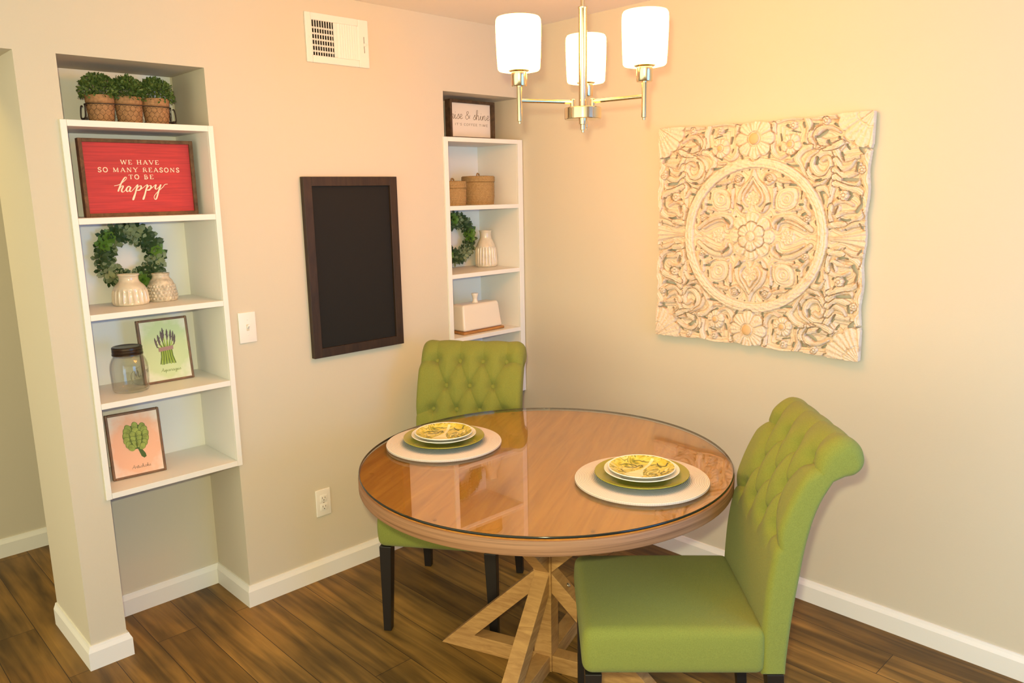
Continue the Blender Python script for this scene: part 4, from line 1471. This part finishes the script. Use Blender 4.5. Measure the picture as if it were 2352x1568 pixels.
def planter_row():
    z0 = SH[0]
    xs = (-1.925, -1.8315, -1.738)
    y = .125
    fol, body = [], []
    lab = ('burlap covered flower pot with small green leaves, left of the three on the top shelf',
           'burlap covered flower pot with small green leaves, middle of the three on the top shelf',
           'burlap covered flower pot with small green leaves, right of the three on the top shelf')
    for i, x in enumerate(xs):
        t = thing('potted_plant', lab[i], 'plant', (x, y, z0+.0006), i*1.3, 'potted plants in the wire basket')
        MB().lathe([(.001, 0), (.036, 0), (.0385, .002), (.0425, .040), (.0445, .066), (.0435, .070), (.0400, .071), (.001, .071)], 36).build('pot', M['terra'], t, smooth=50)
        MB().lathe([(.0445, .0705), (.0458, .072), (.0462, .092), (.0450, .0955), (.041, .0955), (.040, .085), (.040, .0715)], 36, cap0=False, cap1=False).build('pot_rim', M['terra'], t, smooth=50)
        MB().lathe([(.001, .0855), (.0395, .0865)], 24).build('moss', M['leaf'], t)
        mb = MB()
        for k in range(1000):
            u = Vector(rng.normal(size=3))
            u.normalize()
            if u.z < -.35:
                u.z = -u.z
            rr = .35+.65*rng.rand()**.45
            ex = .060 if i == 1 else .062
            c = Vector((u.x*ex*rr, u.y*.056*rr, .105+u.z*.062*rr))
            if c.z < .083:
                c.z = .083+.02*rng.rand()
            d = (u+Vector(rng.normal(size=3))*.55+Vector((0, 0, .15))).normalized()
            leaf_mesh(mb, c, d, Vector(rng.normal(size=3))+Vector((0, -.6, .8)), .0095+.004*rng.rand(), .0062+.0025*rng.rand(), .3)
        for k in range(16):
            a = rng.rand()*6.28
            r = .05*rng.rand()
            mb.tube([(.006*math.cos(a), .006*math.sin(a), .083), (r*math.cos(a), r*math.sin(a), .145+.02*rng.rand())], .0009, 5)
        mb.build('foliage', M['leaf'], t)
    t = thing('wire_basket', 'rusty chicken wire basket holding the three burlap pots on the top shelf', 'basket', (xs[1], y, z0), 0)
    x0, x1, rr = xs[0]-xs[1], xs[2]-xs[1], .0495
    def stadium(z, n=18):
        pts = []
        for k in range(n+1):
            a = -math.pi/2-math.pi*k/n
            pts.append((x0+rr*math.cos(a), rr*math.sin(a), z))
        for k in range(n+1):
            a = math.pi/2-math.pi*k/n
            pts.append((x1+rr*math.cos(a), rr*math.sin(a), z))
        return pts
    s = MB()
    for z in (.0022, .066):
        s.tube(stadium(z), .0017, 6, closed=True)
    s.build('rim_wires', M['wire'], t, smooth=60)
    # hexagonal mesh wrapped around
    P = [Vector(p) for p in stadium(0, 40)]
    P.append(P[0])
    L = [0]
    for k in range(1, len(P)):
        L.append(L[-1]+(P[k]-P[k-1]).length)
    def at(l, z):
        l = l % L[-1]
        return Vector((np.interp(l, L, [p.x for p in P]), np.interp(l, L, [p.y for p in P]), z))
    s = MB()
    cols = 38
    dl = L[-1]/cols
    rows, z_ = 4, .0635/4
    for k in range(cols):
        for r in range(rows):
            o = (r % 2)*.5
            a, b, c = at((k+o)*dl, .002+r*z_), at((k+o)*dl, .002+r*z_+z_*.5), at((k+o+.5)*dl, .002+(r+1)*z_)
            d = at((k+o-.5)*dl, .002+(r+1)*z_)
            s.tube([a, b], .00045, 4, caps=False)
            s.tube([b, c], .00045, 4, caps=False)
            s.tube([b, d], .00045, 4, caps=False)
    s.build('chicken_wire', M['wire'], t)
    for sx, xx in ((-1, x0-rr), (1, x1+rr)):
        s = MB()
        pts = spline([(xx, -.022, .060), (xx+sx*.006, -.024, .058), (xx+sx*.009, -.022, .02), (xx+sx*.009, .022, .02), (xx+sx*.006, .024, .058), (xx, .022, .060)], 6)
        s.tube(pts, .0022, 6)
        s.tube([(xx, -.016, .018), (xx+sx*.010, -.016, .018)], .0035, 6).tube([(xx, .016, .018), (xx+sx*.010, .016, .018)], .0035, 6)
        s.build('handle', M['wire'], t, smooth=60)
planter_row()

def framed_board(t, w, h, f, depth, board_y, fm, bm, face=.0):
    """box sign: four rails and a recessed board; local origin at the bottom centre of the front"""
    for (a, b, c, d) in ((-w/2, -w/2+f, 0, h), (w/2-f, w/2, 0, h), (-w/2+f, w/2-f, h-f, h), (-w/2+f, w/2-f, 0, f)):
        MB().box(a, b, 0, depth, c, d).build('frame_rail', fm, t, bevel=.0012)
    return MB().box(-w/2+f, w/2-f, board_y, depth-.002, f, h-f).build('sign_board', bm, t)
t = thing('framed_sign', 'red framed sign with cream lettering standing on the second shelf', 'sign', (-1.826, .090, SH[1]+.0004))
framed_board(t, .388, .266, .0125, .030, .009, M['rustic'], M['red'])
mb = MB()
cz = .133
caps_text(mb, 'WE HAVE', .003, cz+.0470, .131, .0150, .0078, .0092)
caps_text(mb, 'SO MANY REASONS', .0005, cz+.0205, .279, .0150, .0078, .0092)
caps_text(mb, 'TO BE', .0025, cz-.0040, .085, .0150, .0078, .0092)
mb.build('lettering', M['letter'], t)
HAPPY = [(-0.0915, -0.027), (-0.0754, -0.0233), (-0.0563, -0.0104), (-0.0476, -0.0004), (-0.0519, 0.0025), (-0.0626, -0.0104), (-0.0729, -0.0291), (-0.0804, -0.0468), (-0.0735, -0.0353), (-0.0654, -0.0271), (-0.0625, -0.0302), (-0.0691, -0.0426), (-0.0655, -0.0493), (-0.0565, -0.0427), (-0.0481, -0.0323), (-0.0385, -0.0303), (-0.0446, -0.0292), (-0.0523, -0.0385), (-0.0497, -0.0479), (-0.0416, -0.0407), (-0.0369, -0.0313), (-0.0419, -0.0438), (-0.0375, -0.0476), (-0.0266, -0.0376), (-0.0127, -0.0234), (-0.0198, -0.0429), (-0.0312, -0.0731), (-0.035, -0.0751), (-0.0289, -0.0606), (-0.0137, -0.0345), (-0.0036, -0.0272), (-0.0015, -0.0335), (-0.0083, -0.0429), (-0.0167, -0.0435), (-0.0016, -0.0387), (0.0208, -0.0235), (0.0136, -0.0441), (0.0036, -0.0723), (-0.0004, -0.0744), (0.0058, -0.0608), (0.021, -0.0325), (0.0309, -0.0269), (0.0328, -0.0336), (0.0253, -0.0431), (0.0173, -0.043), (0.032, -0.0378), (0.0505, -0.0236), (0.047, -0.0347), (0.0507, -0.0404), (0.0596, -0.0337), (0.0678, -0.0236), (0.0586, -0.0453), (0.0478, -0.0726), (0.0418, -0.0757), (0.0405, -0.0652), (0.0541, -0.0495), (0.0733, -0.0338), (0.0825, -0.0237), (0.0924, -0.0222)]
P = [tuple(p) for p in spline(HAPPY, 4)]
ws = []
for k in range(len(P)):
    a, b = P[max(k-1, 0)], P[min(k+1, len(P)-1)]
    dx, dy = b[0]-a[0], b[1]-a[1]
    ws.append(.0019+.0032*max(0, -dy/(math.hypot(dx, dy)+1e-9))**1.2)
mb = MB().ribbon([(p[0], p[1]+cz) for p in P], ws, .0078, .0092)
mb.build('script_word', M['letter'], t)

# succulent wreaths
def rosette_mesh(kind):
    mb = MB()
    cfg = {0: [(7, .026, .015, .25), (6, .020, .013, .75), (4, .012, .009, 1.3)],
           1: [(6, .024, .013, .45), (5, .017, .011, .95)],
           2: [(5, .025, .015, .35), (4, .018, .012, .85)]}[kind]
    for w, (n, l, wd, el) in enumerate(cfg):
        for k in range(n):
            a = 2*math.pi*(k+.5*w)/n+.3*rng.rand()
            d = Vector((math.cos(a)*math.cos(el), -math.sin(el), math.sin(a)*math.cos(el)))
            leaf_mesh(mb, (d.x*.003, -.003*w, d.z*.003), d, (0, -1, 0), l*(.9+.2*rng.rand()), wd, .3)
    return mb
ROS = []
def wreath(x, y, z, ry, label):
    t = thing('wreath', label, 'wreath', (x, y, z), 0, 'succulent wreaths')
    MB().tube([(.095*math.cos(a), 0, .095*math.sin(a)) for a in np.linspace(0, 2*math.pi, 40, endpoint=False)], .009, 8, closed=True).build('vine_ring', M['succ2'], t, smooth=60)
    if not ROS:
        for k in range(3):
            o = rosette_mesh(k).build('rosette', (M['succ1'], M['succ2'], M['succ3'])[k], t, smooth=60)
            o.location = (0, 0, 0)
            ROS.append(o)
        first = True
    else:
        first = False
    order = [0, 1, 2, 1, 0, 2, 1, 0, 1, 2, 1, 0, 2, 1]
    cnt = [0, 0, 0]
    n = 18
    for ring, (rad, ph, yy) in enumerate(((.098, 0, -.012), (.072, .5, -.006), (.113, .5, -.003))):
        for k in range(n if ring == 0 else n-2):
            kind = (order[(k*3+ring*5) % len(order)]) if ring == 0 else (1 if (k+ring) % 3 else 2)
            a = 2*math.pi*(k+ph)/(n if ring == 0 else n-2)+ry
            if first and cnt[kind] == 0:
                o = ROS[kind]
            else:
                o = ROS[kind].copy()
                COL.objects.link(o)
                o.parent = t
            cnt[kind] += 1
            o.location = (rad*math.cos(a), yy-.004*rng.rand(), rad*math.sin(a))
            tilt = .35*(rad-.09)/.02
            o.rotation_euler = (tilt*math.sin(a)*.8+.25*(rng.rand()-.5), rng.rand()*6.28, -tilt*math.cos(a)*.8+.25*(rng.rand()-.5))
            s = (1.42 if ring == 0 else 1.15)*(.9+.25*rng.rand())
            o.scale = (s, s, s)
    return t
wreath(-1.842, .268, 1.431, .2, 'green succulent wreath behind the two short vases on the left unit')

def vase(name, label, x, y, z, prof, m, fn=None, n=96, group=None, cat='vase'):
    pr = prof+[(prof[-1][0]-.004, prof[-1][1]-.002), (prof[-1][0]-.005, prof[-1][1]-.03)]
    o = MB().lathe(pr, n, fn=fn, cap1=False).build(name, m, None, smooth=60)
    o.location = (x, y, z)
    return tag(o, label, cat, group)
def sm(pts, n=6):
    return [tuple(p) for p in spline(pts, n)]
def flutes(n, z0, z1, amp):
    def f(r, z, a):
        k = min(max((z-z0)/.006, 0), 1)*min(max((z1-z)/.008, 0), 1)
        return r-amp*k*abs(math.sin(n*a/2))**.7+amp*.3*k
    return f
vase('bud_vase', 'cream vertically fluted short vase in front of the wreath on the left unit', -1.881, .172, SH[2]+.0003,
     [(.001, 0), (.058, 0), (.062, .003)]+sm([(.0625, .008), (.0605, .035), (.0560, .058), (.0500, .070), (.0380, .082), (.0340, .090), (.0335, .102), (.0370, .108), (.0375, .112)]), M['ceram'], flutes(22, .006, .060, .0040), 264)
def bumps(r, z, a):
    if .006 < z < .066:
        row = int((z-.006)/.0115)
        v = ((z-.006)/.0115) % 1
        u = (a/(2*math.pi)*26+.5*(row % 2)) % 1
        return r+.0038*math.sin(math.pi*v)*max(0, 1-abs(2*u-1)*1.1)
    return r
pr = [(.001, 0), (.050, 0), (.0530, .002)]+[(.0535-(z/.066)**1.6*.0095, z) for z in np.linspace(.006, .066, 60)]+sm([(.0435, .0675), (.0390, .078), (.0320, .086), (.0300, .094), (.0320, .101), (.0325, .104)])
vase('bud_vase', 'short grey beige vase covered in raised teardrop dots, right of the fluted vase', -1.760, .190, SH[2]+.0003, pr, M['ceram2'], bumps, 312)

def jar():
    x, y, z = -1.932, .114, SH[3]+.0004
    t = thing('mason_jar', 'clear glass jar with a bronze screw lid on the fourth shelf', 'jar', (x, y, z), R(8))
    out = [(.001, .0), (.050, .0), (.058, .003)]+sm([(.0620, .012), (.0640, .050), (.0650, .084), (.0625, .104), (.0560, .121), (.0500, .131), (.0485, .136), (.0485, .142)])
    inn = [(r-.0028, max(zz, .010)) for (r, zz) in reversed(out[3:])]+[(.048, .009), (.001, .0105)]
    MB().lathe(out+inn, 64).build('glass_body', M['jarglass'], t, smooth=50)
    MB().lathe([(.0500, .136), (.0525, .1365), (.0525, .141), (.0505, .142), (.0515, .144), (.0515, .153), (.0500, .155), (.0515, .157), (.0515, .164), (.0490, .1665), (.041, .1670), (.039, .1660), (.001, .1665)], 56).build('screw_lid', M['lid'], t, smooth=35)
    s = MB()
    for k, (word, wd, zz, xh) in enumerate((('Mason', .070, .062, .014), ('Mason', .050, .036, .009))):
        for st in script_strokes(word if k == 0 else 'Mason', wd, xh):
            pts = []
            for (px, pz) in st:
                a = -math.pi/2+.30+px/.0640
                r = .0645
                pts.append((r*math.cos(a), r*math.sin(a), zz+pz+px*.18*(k == 0)))
            if k == 0:
                s.tube(pts, .0008, 6)
    # raised oval around the word
    s.tube([(.0644*math.cos(-math.pi/2+.30+.70*math.cos(b)), .0644*math.sin(-math.pi/2+.30+.70*math.cos(b)), .062+.036*math.sin(b)) for b in np.linspace(0, 2*math.pi, 40, endpoint=False)], .0007, 6, closed=True)
    s.build('embossed_script', M['jarglass'], t, smooth=60)
jar()

def picture(label, x, y, z, rz, lean, art):
    w, h, f = .186, .2445, .0085
    t = thing('framed_print', label, 'picture', (x, y, z), R(rz), None, -R(lean))
    d = .021
    for (a, b, c, e) in ((-w/2, -w/2+f, 0, h), (w/2-f, w/2, 0, h), (-w/2+f, w/2-f, h-f, h), (-w/2+f, w/2-f, 0, f)):
        MB().box(a, b, 0, d, c, e).build('frame_rail', M['frame'], t, bevel=.0025)
    MB().box(-w/2+f*.7, w/2-f*.7, .004, d-.003, f*.7, h-f*.7).build('print_sheet', M['printg'] if art == 'a' else M['printp'], t)
    y0, y1 = .0034, .0039
    if art == 'a':
        a, b, tp = MB(), MB(), MB()
        for k in range(11):
            u = (k-5)/5
            xb = .024*u+.003
            xt = .036*u-.004+.010*rng.rand()
            zt = .185+.018*rng.rand()-.022*u*u
            mbk = a if k % 2 else b
            mbk.ribbon([(xb+.004*u, .066+.005*rng.rand()), (xb*.85, .098), (xb*.8, .128), (xt*.85, zt-.03)], [.0042, .0048, .0046, .003], y0-.0001*(k % 3), y1)
            tp.ribbon([(xt*.85, zt-.034), (xt*.93, zt-.018), (xt, zt-.004), (xt*1.04, zt+.006)], [.0030, .0068, .0058, .0008], y0-.0005-.0001*(k % 3), y1)
            for q in range(3):
                sx = (-1)**q
                tp.ribbon([(xt*.9, zt-.028+.008*q), (xt*.9+sx*.005, zt-.020+.008*q)], [.003, .0008], y0-.0005, y1)
        a.build('painted_stalks', M['stalk'], t)
        b.build('painted_dark_stalks', M['stalk2'], t)
        tp.build('painted_tips', M['tip'], t)
        MB().poly([(-.026, .118), (.028, .122), (.029, .137), (-.026, .133)], y0-.0010, y1).build('painted_band', M['band'], t)
        s = MB()
        script_text(s, 'Asparagus', .010, .040, .074, .0065, .0008, y0, y1)
        s.build('script_caption', M['stalk2'], t)
    else:
        d_, l_ = MB(), MB()
        d_.poly([(.040*math.cos(k/16*math.pi)*1.0+.002, .148+.046*math.sin(k/16*math.pi)) for k in range(32)], y0+.0002, y1)
        d_.poly([(.004, .102), (.013, .107), (.028, .081), (.030, .069), (.022, .064), (.013, .072)], y0, y1)
        rows = [(.108, 2, .013), (.119, 4, .0145), (.135, 4, .0155), (.152, 4, .0155), (.168, 3, .015), (.181, 2, .014), (.189, 1, .013)]
        for r, (zz, n, sz) in enumerate(rows):
            span = .040*math.sqrt(max(.05, 1-((zz-.148)/.052)**2))
            for k in range(n):
                u = 0 if n == 1 else (2*k/(n-1)-1)
                cx_ = .002+u*(span-sz*.55)
                pts = []
                for q in range(18):
                    b = 2*math.pi*q/18
                    rr = sz*(1+.42*max(0, math.sin(b))**5)
                    pts.append((cx_+rr*.88*math.cos(b)+.15*u*rr*math.sin(b), zz+rr*.85*math.sin(b)))
                l_.poly(pts, y0-.0003-.0002*(len(rows)-r), y1)
                d_.ribbon(spline([pts[k_] for k_ in (16, 1, 3, 5, 7, 10)], 3), .0011, y0-.00035-.0002*(len(rows)-r), y1)
        l_.build('painted_scales', M['art1'], t)
        d_.build('painted_dark_parts', M['art2'], t)  # dark green base, stem and scale outlines of the print
        s = MB()
        script_text(s, 'Artichoke', .008, .030, .066, .0065, .0008, y0, y1)
        s.build('script_caption', M['grey_ink'], t)
    return t
picture('framed asparagus print with green wash leaning behind the glass jar', -1.777, .150, SH[3]+.0008, -1, 6.5, 'a')
picture('framed artichoke print with peach wash leaning on the bottom shelf', -1.9385, .098, SH[4]+.0008, -5, 6.5, 'p')

# ------------------------------------------------------------------ things on the right shelves
t = thing('framed_sign', 'small cream sign in a dark box frame on the top right shelf', 'sign', (-.2305, .100, SH[0]+.0004))
framed_board(t, .291, .186, .013, .040, .022, M['rustic2'], M['cream_board'])
s = MB()
script_text(s, 'rise & shine', 0, .098, .255, .022, .0021, .0212, .0222)
caps_text(s, "IT'S COFFEE TIME", .008, .068, .215, .0105, .0212, .0222, (.11, .11, .07), True)
s.build('lettering', M['grey_ink'], t)

def lidded_basket(label, x, y, z, r, h, hl):
    t = thing('lidded_basket', label, 'basket', (x, y, z), R(25), 'woven lidded baskets')
    n = int(h/.0075)
    pr = [(.001, 0), (r*.93, 0)]
    for k in range(n):
        z0, z1 = k*h/n, (k+1)*h/n
        rr = r*(.95+.05*min(1, 3*k/n))
        pr += [(rr-.0018, z0+.0005), (rr, (z0+z1)/2), (rr-.0018, z1-.0005)]
    pr += [(r*.9, h), (.001, h)]
    MB().lathe(pr, 64).build('basket_body', M['basket'], t, smooth=60)
    lr = r*1.03
    pr = [(.001, h+.0004), (lr-.003, h+.0004)]
    m = max(2, int(hl/.0075))
    for k in range(m):
        z0, z1 = h+.0004+k*hl/m, h+.0004+(k+1)*hl/m
        pr += [(lr-.0018, z0+.0005), (lr, (z0+z1)/2), (lr-.0018, z1-.0005)]
    pr += [(lr*.93, h+hl+.003), (lr*.6, h+hl+.0045), (lr*.3, h+hl+.004), (.001, h+hl+.0045)]
    li = MB().lathe(pr, 64).build('basket_lid', M['basket'], t, smooth=60)
    zt = h+hl+.003
    MB().tube(spline([(-.016, 0, zt), (-.012, 0, zt+.010), (0, .002, zt+.014), (.012, 0, zt+.010), (.016, 0, zt)], 5), .0035, 8).build('lid_loop', M['basket'], li, smooth=60)
lidded_basket('smaller woven seagrass basket with lid at left on the right unit', -.378, .098, SH[1]+.0004, .067, .082, .030)
lidded_basket('taller woven seagrass basket with lid beside the smaller one', -.165, .150, SH[1]+.0004, .083, .112, .026)
wreath(-.243, .262, 1.4135, 1.7, 'green succulent wreath left of the tall fluted vase on the right unit')
vase('bottle_vase', 'tall cream fluted bottle vase beside the wreath on the right unit', -.094, .182, SH[2]+.0003,
     [(.001, 0), (.052, 0), (.0575, .003)]+sm([(.0580, .008), (.0560, .050), (.0530, .090), (.0480, .112), (.0360, .138), (.0310, .150), (.0305, .174), (.0335, .184), (.0340, .188)]), M['ceram'], flutes(24, .008, .105, .0036), 264)

def butter_dish():
    x0, x1, y0, y1 = -.4005, -.1190, .022, .160
    t = thing('butter_dish', 'white stoneware covered dish with knob on a wooden base, lowest right shelf', 'dish', ((x0+x1)/2, (y0+y1)/2, SH[3]+.0004), R(1.5))
    w, d = (x1-x0)/2, (y1-y0)/2
    MB().rbox(-w, w, -d, d, 0, .0135, .005, 3).build('wooden_base', M['acacia'], t, smooth=40)
    hgt = .131
    def taper(p):
        k = (p.z-.0137)/hgt
        return (p.x*(1-.085*k), p.y*(1-.30*k), p.z)
    cv = MB().rbox(-w+.006, w-.006, -d+.006, d-.006, .0137, .0137+hgt, .014, 5, taper, 4).build('cover', M['dish'], t, smooth=60)
    zt = .0137+hgt-.001
    MB().lathe([(.017, zt), (.0125, zt+.010), (.0115, zt+.020), (.0145, zt+.032), (.0185, zt+.043), (.0175, zt+.048), (.001, zt+.049)], 32).build('knob', M['dish'], cv, smooth=60)
    s = MB()
    caps_text(s, 'BUTTER', 0, 0, .088, .040, -.0012, .0012, (.055, .055, .05), True)
    e = s.build('embossed_letters', M['dish'], cv)
    e.location = (.022, -(d-.006)*(1-.30*.42)-.0002, .0137+.036)
    e.rotation_euler = (-math.atan2((d-.006)*.30, hgt), 0, 0)
butter_dish()
